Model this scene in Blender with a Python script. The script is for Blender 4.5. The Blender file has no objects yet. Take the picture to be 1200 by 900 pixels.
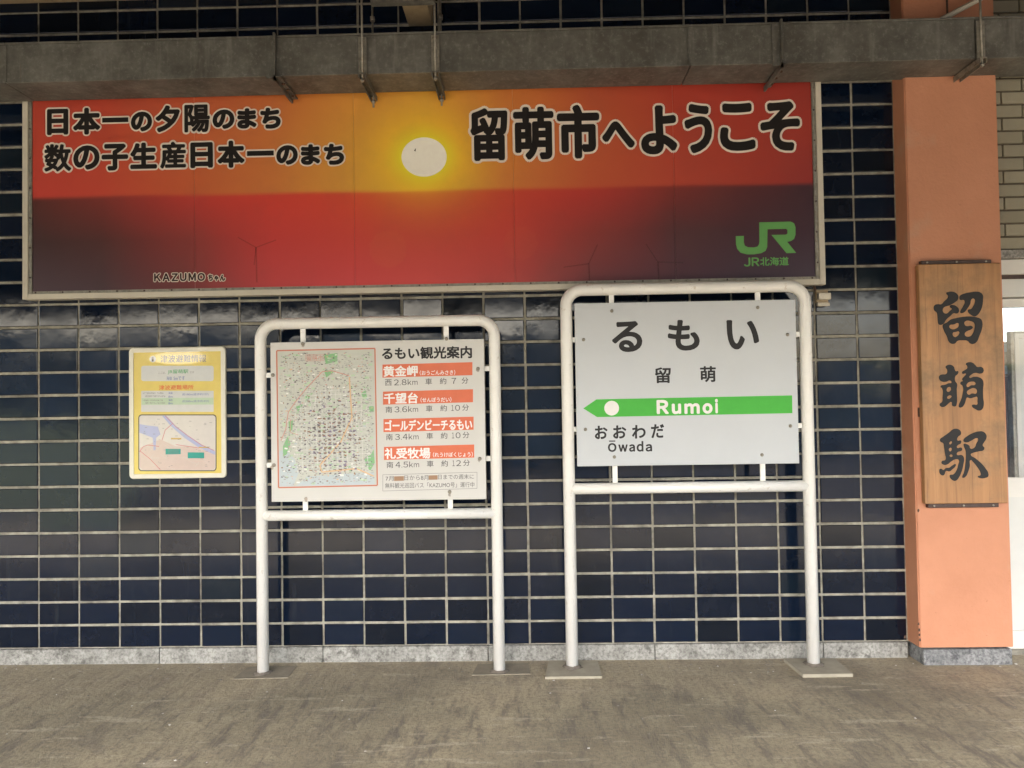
import bpy, bmesh, math, random
import numpy as np
random.seed(7)
R = math.radians
sc = bpy.context.scene
col = sc.collection

# ------------------------------------------------------------------ camera
CX, CZ, CD, YAW, PIT, ROL = 2.72007525, 1.31278458, 4.20968994, -0.02264535, 0.02398915, -0.01564586
FPX = 902.0                                    # focal length in 1200-pixel-wide picture units
def basis():
    cy, sy, cp, sp = math.cos(YAW), math.sin(YAW), math.cos(PIT), math.sin(PIT)
    f = np.array([sy*cp, cy*cp, sp]); r = np.array([cy, -sy, 0.0]); u = np.cross(r, f)
    c, s = math.cos(ROL), math.sin(ROL)
    return r*c+u*s, -r*s+u*c, f
BR, BU, BF = basis()
from mathutils import Matrix, Vector
cam_d = bpy.data.cameras.new('camera'); cam = bpy.data.objects.new('camera', cam_d); col.objects.link(cam)
cam_d.sensor_fit = 'HORIZONTAL'; cam_d.sensor_width = 36; cam_d.lens = 36*FPX/1200
cam_d.clip_start = 0.05; cam_d.clip_end = 2000
m4 = Matrix(((BR[0], BU[0], -BF[0], CX), (BR[1], BU[1], -BF[1], -CD), (BR[2], BU[2], -BF[2], CZ), (0, 0, 0, 1)))
cam.matrix_world = m4
sc.camera = cam

# ------------------------------------------------------------------ world, sun, exposure
SUN_EL, SUN_AZ = 47, 196
w = bpy.data.worlds.new('World'); sc.world = w; w.use_nodes = True
wn = w.node_tree; bg = wn.nodes['Background']
sky = wn.nodes.new('ShaderNodeTexSky'); sky.sky_type = 'NISHITA'; sky.sun_disc = False
sky.sun_elevation = R(SUN_EL); sky.sun_rotation = R(SUN_AZ); sky.air_density = 1.0; sky.dust_density = 4.6; sky.ozone_density = 0.6
wn.links.new(sky.outputs[0], bg.inputs[0]); bg.inputs[1].default_value = 0.15
sd = bpy.data.lights.new('sun', 'SUN'); sd.energy = 0.5; sd.angle = R(14); sd.color = (1, .93, .82)
sun = bpy.data.objects.new('sun', sd); col.objects.link(sun)
az = R(SUN_AZ); el = R(SUN_EL)
sun_dir = Vector((math.sin(az)*math.cos(el), math.cos(az)*math.cos(el), math.sin(el)))
sun.rotation_euler = sun_dir.to_track_quat('Z', 'Y').to_euler()
sun.location = sun_dir*50
vs = sc.view_settings; vs.view_transform = 'Standard'; vs.look = 'None'; vs.gamma = 1; vs.exposure = 3.08
sc.cycles.use_denoising = True
sc.cycles.max_bounces = 10; sc.cycles.diffuse_bounces = 5; sc.cycles.glossy_bounces = 4
sc.cycles.sample_clamp_indirect = 8

# ------------------------------------------------------------------ helpers
def at(x, y, Y):
    """point of the plane y = Y that the photograph shows at pixel (x, y)"""
    d = BF+BR*(x-600)/FPX-BU*(y-450)/FPX
    t = (Y+CD)/d[1]
    return (CX+t*d[0], Y, CZ+t*d[2])
def ax(x, y, Y): return at(x, y, Y)[0]
def az_(x, y, Y): return at(x, y, Y)[2]
def lin(c):
    return tuple((v/255/12.92 if v/255 <= .04045 else ((v/255+.055)/1.055)**2.4) for v in c)

def tag(o, label=None, cat=None, group=None, kind=None):
    if label: o['label'] = label
    if cat: o['category'] = cat
    if group: o['group'] = group
    if kind: o['kind'] = kind
    return o
def thing(name, loc, label, cat, group=None):
    o = bpy.data.objects.new(name, None); col.objects.link(o); o.location = loc
    o.empty_display_size = .1
    return tag(o, label, cat, group)
def origin(p):
    v = Vector((0, 0, 0))
    while p is not None:
        v += p.location; p = p.parent
    return v

class MB:
    def __init__(s): s.v = []; s.f = []; s.sm = []
    def quad(s, a, b, c, d):
        n = len(s.v); s.v += [a, b, c, d]; s.f.append((n, n+1, n+2, n+3)); s.sm.append(False); return s
    def poly(s, pts):
        n = len(s.v); s.v += list(pts); s.f.append(tuple(range(n, n+len(pts)))); s.sm.append(False); return s
    def box(s, x0, x1, y0, y1, z0, z1, bev=0):
        if x0 > x1: x0, x1 = x1, x0
        if y0 > y1: y0, y1 = y1, y0
        if z0 > z1: z0, z1 = z1, z0
        if bev:
            bm = bmesh.new(); bmesh.ops.create_cube(bm, size=1)
            for v in bm.verts:
                v.co = Vector((x0+(v.co.x+.5)*(x1-x0), y0+(v.co.y+.5)*(y1-y0), z0+(v.co.z+.5)*(z1-z0)))
            bmesh.ops.bevel(bm, geom=bm.edges[:], offset=bev, segments=2, profile=.5, affect='EDGES')
            return s.addbm(bm)
        n = len(s.v)
        s.v += [(x, y, z) for z in (z0, z1) for y in (y0, y1) for x in (x0, x1)]
        for q in ((0, 1, 5, 4), (1, 3, 7, 5), (3, 2, 6, 7), (2, 0, 4, 6), (4, 5, 7, 6), (0, 2, 3, 1)):
            s.f.append(tuple(n+i for i in q)); s.sm.append(False)
        return s
    def addbm(s, bm, smooth=False):
        n = len(s.v); bm.verts.index_update()
        s.v += [tuple(v.co) for v in bm.verts]
        for f in bm.faces: s.f.append(tuple(n+v.index for v in f.verts)); s.sm.append(smooth)
        bm.free(); return s
    def tube(s, pts, r, n=16, caps=True):
        pts = [Vector(p) for p in pts]; rings = []
        up = None
        for i, p in enumerate(pts):
            a = pts[max(i-1, 0)]; b = pts[min(i+1, len(pts)-1)]
            t = (b-a).normalized()
            if up is None:
                up = Vector((0, 1, 0)) if abs(t.y) < .9 else Vector((0, 0, 1))
            u = (up-t*up.dot(t)).normalized(); v = t.cross(u)
            k = len(s.v); rings.append(k)
            rr = r[i] if isinstance(r, (list, tuple)) else r
            for j in range(n):
                q = 2*math.pi*j/n
                s.v.append(tuple(p+u*math.cos(q)*rr+v*math.sin(q)*rr))
        for i in range(len(pts)-1):
            for j in range(n):
                j2 = (j+1) % n
                s.f.append((rings[i]+j, rings[i]+j2, rings[i+1]+j2, rings[i+1]+j)); s.sm.append(True)
        if caps:
            s.f.append(tuple(rings[0]+j for j in range(n))[::-1]); s.sm.append(False)
            s.f.append(tuple(rings[-1]+j for j in range(n))); s.sm.append(False)
        return s
    def mesh(s, name, mat, off=Vector((0, 0, 0))):
        me = bpy.data.meshes.new(name)
        me.from_pydata([(a-off.x, b-off.y, c-off.z) for a, b, c in s.v], [], s.f)
        me.polygons.foreach_set('use_smooth', s.sm)
        bm = bmesh.new(); bm.from_mesh(me); bmesh.ops.recalc_face_normals(bm, faces=bm.faces[:]) ; bm.to_mesh(me); bm.free()
        me.materials.append(mat); me.update()
        return me
    def build(s, name, mat, parent=None, kind=None, label=None):
        off = origin(parent)
        o = bpy.data.objects.new(name, s.mesh(name, mat, off)); col.objects.link(o)
        o.parent = parent
        if kind: o['kind'] = kind
        if label: o['label'] = label
        return o
def struct(name, mb, mat):
    o = mb.build(name, mat); o['kind'] = 'structure'; return o
def inst(name, me, loc, parent, rot=None, scale=None):
    o = bpy.data.objects.new(name, me); col.objects.link(o); o.parent = parent
    o.location = Vector(loc)-origin(parent)
    if rot: o.rotation_euler = rot
    if scale: o.scale = scale
    return o

# ------------------------------------------------------------------ materials
class NT:
    def __init__(s, name):
        s.m = bpy.data.materials.new(name); s.m.use_nodes = True
        s.t = s.m.node_tree; s.n = s.t.nodes; s.b = s.n['Principled BSDF']; s.out = s.n['Material Output']
        s.tc = s.n.new('ShaderNodeTexCoord')
    def link(s, a, b): s.t.links.new(a, b)
    def mapping(s, scale=(1, 1, 1), rot=(0, 0, 0), src='Object'):
        mp = s.n.new('ShaderNodeMapping'); mp.inputs['Scale'].default_value = scale; mp.inputs['Rotation'].default_value = rot
        s.link(s.tc.outputs[src], mp.inputs[0]); return mp.outputs[0]
    def noise(s, scale, detail=4, rough=.6, vec=None, w=None):
        t = s.n.new('ShaderNodeTexNoise'); t.inputs['Scale'].default_value = scale
        t.inputs['Detail'].default_value = detail; t.inputs['Roughness'].default_value = rough
        s.link(vec if vec is not None else s.tc.outputs['Object'], t.inputs['Vector'])
        return t.outputs[0]
    def ramp(s, fac, stops):
        r = s.n.new('ShaderNodeValToRGB'); e = r.color_ramp.elements
        while len(e) < len(stops): e.new(.5)
        for k, (p, c) in enumerate(stops):
            e[k].position = p; e[k].color = (c if isinstance(c, (tuple, list)) else (c, c, c))+(() if isinstance(c, (tuple, list)) and len(c) == 4 else (1,))
        s.link(fac, r.inputs[0]); return r.outputs[0]
    def mix(s, fac, a, b, mode='MIX'):
        x = s.n.new('ShaderNodeMix'); x.data_type = 'RGBA'; x.blend_type = mode
        for k, v in ((0, fac), (6, a), (7, b)):
            if isinstance(v, (int, float)): x.inputs[k].default_value = v
            elif isinstance(v, tuple): x.inputs[k].default_value = v+(1,)
            else: s.link(v, x.inputs[k])
        return x.outputs[2]
    def math(s, op, a, b=0.0):
        x = s.n.new('ShaderNodeMath'); x.operation = op
        for k, v in ((0, a), (1, b)):
            if isinstance(v, (int, float)): x.inputs[k].default_value = v
            else: s.link(v, x.inputs[k])
        return x.outputs[0]
    def bump(s, h, strength=.3, dist=.01):
        b = s.n.new('ShaderNodeBump'); b.inputs['Strength'].default_value = strength; b.inputs['Distance'].default_value = dist
        s.link(h, b.inputs['Height']); s.link(b.outputs[0], s.b.inputs['Normal']); return b
    def set(s, **k):
        for a, v in k.items():
            i = s.b.inputs[{'rough': 'Roughness', 'metal': 'Metallic', 'spec': 'Specular IOR Level', 'color': 'Base Color'}[a]]
            if isinstance(v, (int, float)): i.default_value = v
            elif isinstance(v, tuple): i.default_value = v+(1,)
            else: s.link(v, i)
        return s

def plain(name, c, rough=.5, metal=0, var=.12, scale=9, bump=0, bscale=60, spec=.5, dirt=None, dscale=4, dlo=.55, dhi=.75):
    t = NT(name)
    n = t.noise(scale, 5, .65)
    lo = tuple(v*(1-var) for v in c); hi = tuple(min(v*(1+var), 1) for v in c)
    cc = t.ramp(n, [(.3, lo), (.7, hi)])
    if dirt:
        d = t.noise(dscale, 7, .7); cc = t.mix(t.ramp(d, [(dlo, 0.), (dhi, 1.)]), cc, dirt)
    t.set(color=cc, rough=rough, metal=metal, spec=(.3 if name.startswith('ink_') else spec))
    if bump: t.bump(t.noise(bscale, 4, .6), bump, .004)
    return t.m

M = {}
# glazed navy tiles: every tile its own tone, slightly wavy glaze
t = NT('navy_glaze')
oi = t.n.new('ShaderNodeObjectInfo'); ge = t.n.new('ShaderNodeNewGeometry')
rnd = t.math('FRACT', t.math('ADD', oi.outputs['Random'], ge.outputs['Random Per Island']))
base = t.ramp(rnd, [(0, (.0024, .0055, .0115)), (.2, (.0028, .0068, .0165)), (.7, (.0036, .0088, .0225)), (.93, (.0044, .0105, .024)), (1, (.0065, .0130, .021))])
pos = ge.outputs['Position']
film = t.noise(7, 6, .7, vec=pos)
base = t.mix(t.ramp(film, [(.50, 0.), (.85, .12)]), base, (.07, .07, .075))
mp = t.n.new('ShaderNodeMapping'); mp.inputs['Scale'].default_value = (16, 1, 1.6); t.link(pos, mp.inputs[0])
streak = t.noise(1, 4, .6, vec=mp.outputs[0])
base = t.mix(t.ramp(streak, [(.62, 0.), (.80, .09)]), base, (.16, .17, .14))
t.set(color=base, rough=t.ramp(t.noise(5, 5, .6, vec=pos), [(.35, .05), (.75, .15)]), spec=.36)
addv = t.n.new('ShaderNodeVectorMath'); addv.operation = 'ADD'; t.link(pos, addv.inputs[0])
cmb = t.n.new('ShaderNodeCombineXYZ'); t.link(t.math('MULTIPLY', rnd, 37.), cmb.inputs[0]); t.link(cmb.outputs[0], addv.inputs[1])
t.bump(t.noise(9, 3, .5, vec=addv.outputs[0]), .13, .005)
M['tile'] = t.m
M['grout'] = plain('cement_grout', (.35, .325, .255), .95, var=.35, scale=18, bump=.5, bscale=150, dirt=(.11, .10, .08), dscale=5, dlo=.48, dhi=.72)
# speckled plinth
def granite(name, a, b, dark, lo=.5):
    t = NT(name)
    n1 = t.noise(9, 8, .75); n2 = t.noise(60, 4, .7); n3 = t.noise(22, 6, .7)
    c = t.ramp(n1, [(.35, a), (.6, b)])
    c = t.mix(t.ramp(n2, [(.45, 0.), (.62, .55)]), c, dark)
    sx = t.n.new('ShaderNodeSeparateXYZ'); t.link(t.tc.outputs['Object'], sx.inputs[0])
    t.set(color=t.mix(t.ramp(n3, [(lo, 0.), (lo+.12, .8)]), c, dark), rough=.85)
    t.bump(n2, .5, .004); return t.m
M['plinth'] = granite('weathered_plinth_stone', (.22, .215, .19), (.40, .39, .35), (.085, .08, .07), .53)
M['footing'] = granite('rough_grey_granite', (.145, .148, .145), (.31, .31, .30), (.05, .05, .055), .52)
# peach painted column
t = NT('peach_paint')
c = t.ramp(t.noise(3.5, 6, .6), [(.3, (.525, .228, .122)), (.7, (.605, .270, .150))])
c = t.mix(t.ramp(t.noise(2.1, 4, .55), [(.57, 0.), (.66, .55)]), c, (.50, .33, .22))
c = t.mix(t.ramp(t.noise(11, 8, .75), [(.58, 0.), (.72, .35)]), c, (.50, .215, .12))
c = t.mix(t.ramp(t.noise(38, 3, .6), [(.68, 0.), (.74, .45)]), c, (.42, .17, .09))
t.set(color=c, rough=.62); t.bump(t.math('ADD', t.noise(45, 6, .65), t.noise(4, 3, .5)), .5, .006); M['peach'] = t.m
# galvanised, weathered
t = NT('weathered_galvanised_steel')
c = t.ramp(t.noise(5, 8, .72), [(.30, (.075, .072, .060)), (.5, (.135, .13, .11)), (.70, (.215, .21, .18))])
c = t.mix(t.ramp(t.noise(2.3, 6, .7), [(.5, 0.), (.64, .55)]), c, (.07, .062, .048))
c = t.mix(t.ramp(t.noise(40, 8, .8), [(.54, 0.), (.66, .45)]), c, (.28, .28, .25))
mpv = t.mapping((18, 18, 2)); c = t.mix(t.ramp(t.noise(1, 5, .6, vec=mpv), [(.56, 0.), (.70, .45)]), c, (.26, .25, .22))
mpr = t.mapping((26, 26, 1.1)); c = t.mix(t.ramp(t.noise(1, 6, .7, vec=mpr), [(.66, 0.), (.74, .55)]), c, (.15, .075, .035))
t.set(color=c, rough=.62, metal=.25); t.bump(t.noise(30, 6, .6), .25, .004); M['galv'] = t.m
M['steel'] = plain('dull_zinc_steel', (.30, .28, .23), .5, .5, var=.3, scale=30, dirt=(.13, .08, .045), dscale=25)
M['rust'] = plain('rusty_steel', (.10, .055, .035), .8, .2, var=.4, scale=60, bump=.3)
M['bronze'] = plain('dark_brown_steel', (.075, .05, .042), .5, .4, var=.25, scale=30)
M['cream'] = plain('cream_painted_steel', (.60, .55, .44), .45, var=.06, dirt=(.30, .23, .15), dscale=9, dlo=.62, dhi=.85)
M['beige'] = plain('beige_canopy_paint', (.42, .33, .20), .6, var=.15, dirt=(.22, .14, .07), dscale=5)
t = NT('white_gloss_paint')
c = t.ramp(t.noise(6, 5, .6), [(.3, (.81, .79, .73)), (.7, (.87, .855, .80))])
c = t.mix(t.ramp(t.noise(24, 7, .75), [(.60, 0.), (.68, .55)]), c, (.50, .42, .31))
c = t.mix(t.ramp(t.noise(70, 5, .7), [(.68, 0.), (.72, .7)]), c, (.30, .22, .15))
t.set(color=c, rough=.28); t.bump(t.noise(30, 4, .6), .12, .003); M['white_paint'] = t.m
M['board_grey'] = plain('pale_grey_sign_enamel', (.53, .55, .56), .38, var=.025, scale=3)
M['board_white'] = plain('off_white_sign_sheet', (.60, .585, .54), .42, var=.03, scale=4, dirt=(.55, .47, .35), dscale=12, dlo=.72, dhi=.9)
def ink(name, c, rough=.45): M[name] = plain('ink_'+name, c, rough, var=.04, scale=20); return M[name]
ink('black', (.016, .013, .011)); ink('charcoal', (.026, .025, .025), .6); ink('softgrey', (.11, .105, .10))
ink('outline', (.80, .70, .58)); ink('white_ink', (.80, .78, .74)); ink('orange', (.68, .16, .075)); ink('green', (.062, .43, .045))
ink('jrgreen', (.13, .36, .10)); ink('sticker', (.36, .22, .13)); ink('brownink', (.05, .025, .02)); ink('sun_white', (.98, .93, .80), .5)
ink('y_paper', (.76, .60, .13), .4); ink('p_white', (.66, .66, .62)); ink('p_green', (.52, .64, .44)); ink('t_green', (.12, .42, .16))
ink('t_blue', (.17, .22, .42)); ink('t_red', (.72, .14, .03)); ink('t_grey', (.22, .20, .19)); ink('water', (.44, .46, .66)); ink('land', (.70, .65, .59))
ink('landpink', (.66, .53, .46)); ink('roadred', (.62, .20, .19)); ink('teal', (.03, .34, .27)); ink('darkline', (.10, .08, .05)); ink('amber', (.62, .42, .12))
ink('m_base', (.55, .56, .49)); ink('m_streetedge', (.43, .43, .39)); ink('m_green', (.25, .50, .24)); ink('m_lgreen', (.48, .62, .42)); ink('m_road', (.78, .77, .72)); ink('m_red', (.60, .33, .27))
ink('m_orange', (.68, .47, .28)); ink('m_dark', (.14, .12, .13)); ink('m_purple', (.24, .20, .28)); ink('m_brown', (.30, .18, .12)); ink('m_blue', (.50, .56, .57)); ink('m_grey', (.36, .36, .33))
ink('grime', (.20, .10, .075)); ink('turbine', (.10, .035, .03)); ink('stain', (.50, .34, .16))
# wood plank
t = NT('varnished_plank_wood')
v = t.mapping((10, 10, .55)); g = t.noise(1.6, 9, .62, vec=v)
c = t.ramp(g, [(.25, (.25, .125, .052)), (.5, (.41, .205, .082)), (.75, (.52, .27, .115))])
c = t.mix(t.ramp(t.noise(3.2, 5, .6), [(.45, 0.), (.8, .6)]), c, (.54, .30, .135))
c = t.mix(t.ramp(t.noise(3.3, 8, .7), [(.47, 0.), (.62, .75)]), c, (.22, .135, .065))
c = t.mix(t.ramp(t.noise(1.6, 6, .7, vec=t.mapping((30, 30, 1.2))), [(.54, 0.), (.68, .6)]), c, (.17, .09, .04))
t.set(color=c, rough=.5); t.bump(g, .15, .003); M['wood'] = t.m
M['brick'] = None
t = NT('tan_face_brick'); oi = t.n.new('ShaderNodeObjectInfo')
c = t.ramp(oi.outputs['Random'], [(0, (.27, .25, .175)), (1, (.35, .325, .235))])
c = t.mix(t.ramp(t.noise(30, 6, .7), [(.4, 0.), (.7, .4)]), c, (.28, .25, .17))
t.set(color=c, rough=.7); t.bump(t.noise(70, 4, .6), .3, .004); M['brick'] = t.m
M['dark_mortar'] = plain('dark_mortar', (.12, .10, .07), .95, var=.2, bump=.3)
M['alu'] = plain('pale_aluminium_door_frame', (.72, .71, .65), .4, var=.04)
M['doorpanel'] = plain('grey_white_door_panel', (.66, .67, .63), .35, var=.03)
M['room'] = plain('waiting_room_plaster', (.70, .68, .62), .8, var=.05)
M['roomfloor'] = plain('waiting_room_floor', (.25, .24, .22), .5, var=.1)
t = NT('window_glass'); t.set(color=(1., 1., 1.), rough=.02); t.b.inputs['Transmission Weight'].default_value = 1; t.b.inputs['IOR'].default_value = 1.45
tr = t.n.new('ShaderNodeBsdfTransparent'); gl = t.n.new('ShaderNodeBsdfGlossy'); gl.inputs['Roughness'].default_value = .02
fr = t.n.new('ShaderNodeFresnel'); mx = t.n.new('ShaderNodeMixShader'); fr.inputs[0].default_value = 1.45
t.link(fr.outputs[0], mx.inputs[0]); t.link(tr.outputs[0], mx.inputs[1]); t.link(gl.outputs[0], mx.inputs[2]); t.link(mx.outputs[0], t.out.inputs[0])
M['glass'] = t.m
# platform concrete
t = NT('worn_platform_concrete')
big = t.noise(1.1, 9, .66); med = t.noise(5.5, 10, .74); fine = t.noise(48, 8, .75); grit = t.noise(190, 3, .6)
mpv = t.mapping((7, 1.5, 1), (0, 0, R(10))); str1 = t.noise(2.0, 10, .74, vec=mpv)
mpv2 = t.mapping((1.3, 7, 1), (0, 0, R(-5))); str2 = t.noise(2.2, 9, .72, vec=mpv2)
c = t.ramp(big, [(.36, (.265, .228, .155)), (.5, (.365, .318, .214)), (.62, (.47, .403, .265))])
c = t.mix(t.ramp(str1, [(.38, .9), (.50, 0.)]), c, (.185, .165, .130))
c = t.mix(t.ramp(med, [(.54, 0.), (.62, .55)]), c, (.245, .215, .165))
c = t.mix(t.ramp(str2, [(.57, 0.), (.61, .7)]), c, (.54, .475, .345))
sx = t.n.new('ShaderNodeSeparateXYZ'); t.link(t.tc.outputs['Object'], sx.inputs[0])
edge = t.math('ADD', sx.outputs[1], t.math('MULTIPLY', t.math('SUBTRACT', big, .5), 1.4))
c = t.mix(t.ramp(t.math('ADD', edge, 1.), [(.42, 0.), (.66, .42)]), c, (.47, .385, .26))
c = t.mix(t.ramp(fine, [(.40, .55), (.52, 0.)]), c, (.17, .15, .12))
c = t.mix(t.ramp(fine, [(.60, 0.), (.70, .5)]), c, (.55, .50, .40))
c = t.mix(t.ramp(grit, [(.35, .35), (.5, 0.)]), c, (.14, .125, .10))
spk = t.n.new('ShaderNodeTexVoronoi'); spk.inputs['Scale'].default_value = 6; t.link(t.tc.outputs['Object'], spk.inputs['Vector'])
c = t.mix(t.ramp(spk.outputs['Distance'], [(.028, .9), (.036, 0.)]), c, (.70, .67, .60))
wv = t.n.new('ShaderNodeVectorMath'); wv.operation = 'MULTIPLY_ADD'; t.link(t.n['Noise Texture'].outputs[1], wv.inputs[0]); wv.inputs[1].default_value = (.5, .5, .5); t.link(t.tc.outputs['Object'], wv.inputs[2])
ck = t.n.new('ShaderNodeTexVoronoi'); ck.feature = 'DISTANCE_TO_EDGE'; ck.inputs['Scale'].default_value = .62; t.link(wv.outputs[0], ck.inputs['Vector'])
crack = t.ramp(ck.outputs['Distance'], [(.001, .22), (.004, 0.)])
c = t.mix(crack, c, (.09, .08, .065))
oil = t.noise(2.6, 3, .5); c = t.mix(t.ramp(oil, [(.66, 0.), (.72, .35)]), c, (.13, .115, .095))
t.set(color=c, rough=t.ramp(med, [(.3, .55), (.7, .85)]))
hh = t.math('ADD', t.math('MULTIPLY', str1, .5), t.math('ADD', med, t.math('ADD', t.math('MULTIPLY', fine, .5), t.math('MULTIPLY', grit, .2))))
t.bump(hh, .8, .014); M['floor'] = t.m
M['pad'] = plain('cast_concrete_pad', (.36, .325, .245), .85, var=.15, scale=12, bump=.4, bscale=80, dirt=(.30, .26, .20), dscale=14, dlo=.6, dhi=.8)
M['patch'] = plain('concrete_patch', (.27, .235, .175), .85, var=.2, scale=9, bump=.5, bscale=60, dirt=(.17, .15, .12), dscale=8)
M['mortar_heap'] = plain('dark_mortar_collar', (.17, .145, .115), .9, var=.35, scale=30, bump=.6, bscale=80)
M['ceiling'] = plain('canopy_soffit_paint', (.07, .06, .05), .75, var=.15)
M['ballast'] = plain('track_ballast', (.14, .125, .105), .95, var=.4, scale=8, bump=.8, bscale=12)
M['green_hill'] = plain('green_hillside', (.06, .09, .035), .95, var=.5, scale=.6)

# ------------------------------------------------------------------ text and flat print
def glyphs(body, offset=0.0, res=5):
    c = bpy.data.curves.new('txt', 'FONT'); c.body = body; c.offset = offset; c.resolution_u = res
    o = bpy.data.objects.new('txt', c); col.objects.link(o)
    bpy.context.view_layer.update()
    me = bpy.data.meshes.new_from_object(o.evaluated_get(bpy.context.evaluated_depsgraph_get()))
    v = np.array([x.co[:] for x in me.vertices]).reshape(-1, 3); f = [tuple(p.vertices) for p in me.polygons]
    bpy.data.objects.remove(o); bpy.data.curves.remove(c); bpy.data.meshes.remove(me)
    return v, f
_gc = {}
def put(mb, body, l, t_, r, b, Y, offset=0.0, dirs=0, rad=0.0, step=.00004):
    """fit a run of letters into the box whose corners the photograph shows at these pixels, in the plane y = Y"""
    bold_, offset = offset, 0.0
    key = (body, offset)
    if key not in _gc: _gc[key] = glyphs(body, offset)
    v, f = _gc[key]
    xm, ym = (l+r)/2, (t_+b)/2
    x0, x1 = ax(l, ym, Y), ax(r, ym, Y); z1, z0 = az_(xm, t_, Y), az_(xm, b, Y)
    mn, mxx = v.min(0), v.max(0)
    sx_, sz_ = (x1-x0)/max(mxx[0]-mn[0], 1e-6), (z1-z0)/max(mxx[1]-mn[1], 1e-6)
    if bold_ and not dirs: dirs, rad = 6, bold_*(z1-z0)*.75
    shifts = [(0, 0)]+[(math.cos(2*math.pi*k/dirs)*rad, math.sin(2*math.pi*k/dirs)*rad) for k in range(dirs)]
    if dirs:                                     # shrink so that the thickened letter still fits its box
        pass
    for k, (dx, dz) in enumerate(shifts):
        n = len(mb.v)
        for p in v: mb.v.append((x0+(p[0]-mn[0])*sx_+dx, Y-k*step, z0+(p[1]-mn[1])*sz_+dz))
        for q in f: mb.f.append(tuple(n+i for i in q)); mb.sm.append(False)
def pp(mb, pts, Y):
    mb.poly([at(x, y, Y) for x, y in pts])
def curvefill(contours, Y, x0, y0, k, depth=.002):
    """closed outlines (first list outer, others holes allowed) filled as one raised shape"""
    c = bpy.data.curves.new('fill', 'CURVE'); c.dimensions = '2D'; c.fill_mode = 'BOTH'; c.extrude = depth; c.resolution_u = 4
    for ct in contours:
        s = c.splines.new('BEZIER'); s.bezier_points.add(len(ct)-1); s.use_cyclic_u = True
        for i, (a, b) in enumerate(ct):
            P = at(x0+a/k, y0+b/k, Y); bp = s.bezier_points[i]; bp.co = (P[0], P[2], 0)
            bp.handle_left_type = bp.handle_right_type = 'AUTO'
    o = bpy.data.objects.new('fill', c); col.objects.link(o); bpy.context.view_layer.update()
    me = bpy.data.meshes.new_from_object(o.evaluated_get(bpy.context.evaluated_depsgraph_get()))
    v = [(p.co[0], Y-p.co[2], p.co[1]) for p in me.vertices]; f = [tuple(p.vertices) for p in me.polygons]
    bpy.data.objects.remove(o); bpy.data.curves.remove(c); bpy.data.meshes.remove(me)
    return v, f
def strokes(mb, pts, wd, Y):
    """flat printed line of width wd metres along a polyline of pixels"""
    P = [Vector((at(x, y, Y)[0], at(x, y, Y)[2])) for x, y in pts]
    for a, b in zip(P[:-1], P[1:]):
        d = (b-a).normalized(); n = Vector((-d.y, d.x))*wd/2
        q = [a+n, b+n, b-n, a-n]; mb.poly([(c.x, Y, c.y) for c in q])
def rrect(l, t_, r, b, rad, n=5):
    o = []
    for cx, cy, a0 in ((r-rad, t_+rad, -90), (r-rad, b-rad, 0), (l+rad, b-rad, 90), (l+rad, t_+rad, 180)):
        for k in range(n+1):
            a = R(a0+90*k/n); o.append((cx+rad*math.cos(a), cy+rad*math.sin(a)))
    return o

G = -0.0843          # platform level
PX, PZ = 0.225, 0.12642
# ================================================================== THE SETTING
struct('platform_floor', MB().box(-12, 14, -4.7, .30, G-.5, G), M['floor'])
struct('platform_edge', MB().box(-12, 14, -4.95, -4.702, G-1.1, G+.004), M['pad'])
struct('track_bed', MB().box(-60, 60, -36, -4.953, G-1.3, G-1.1), M['ballast'])
mb = MB()
nx_ = 60
for i in range(nx_):
    for j in range(3):
        def hp(i, j):
            x = -60+i*2.0; h = [G-1.2, 1.9+.7*math.sin(x*.31)+.5*math.sin(x*.83+1), 2.7+.6*math.sin(x*.23+2)+.3*math.sin(x*1.1), 2.0][j]
            return (x, -32-[0, 1.5, 10, 60][j], h)
        mb.quad(hp(i, j), hp(i+1, j), hp(i+1, j+1), hp(i, j+1))
struct('hillside', mb, M['green_hill'])
struct('added_sky_mask', MB().box(-50, 9.5, -31.9, -31, G-1.2, 4.9).box(9.502, 30, -31.9, -31.2, G-1.2, 2.4), plain('added_sky_mask_grey', (.42, .42, .39), .9, var=.45, scale=.5))  # unseen grey block, added to hide sky and reflect grey in the tiles
struct('added_grass_bank', MB().quad((-26, -16, G-1.1), (-6.5, -13, G-1.1), (-6.5, -17, .95), (-26, -20, 1.1)), plain('pale_bank_green', (.40, .44, .26), .95, var=.3, scale=2))  # unseen pale bank, added for the greenish reflection in the left tiles
mb = MB()
# canopy: soffit falls gently from the station wall to the eaves over the platform edge
mb.v += [(-12, 0.3, 3.72), (14, 0.3, 3.72), (14, -5.1, 3.02), (-12, -5.1, 3.02), (-12, 0.3, 3.9), (14, 0.3, 3.9), (14, -5.1, 3.2), (-12, -5.1, 3.2)]
for q in ((0, 1, 2, 3), (4, 5, 6, 7), (0, 1, 5, 4), (2, 3, 7, 6), (0, 3, 7, 4), (1, 2, 6, 5)): mb.f.append(q); mb.sm.append(False)
mb.box(-12, 14, -5.25, -5.102, 2.50, 3.25).box(-12, 14, -1.05, -.95, 3.14, 3.62)  # eave fascia, then an unseen beam added to shade the wall top
struct('canopy_roof', mb, M['ceiling'])
struct('rear_masonry', MB().box(-12, 4.86, .031, .30, G, 3.7).box(7.3, 14, .02, .30, G, 3.7), M['dark_mortar'])

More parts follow.
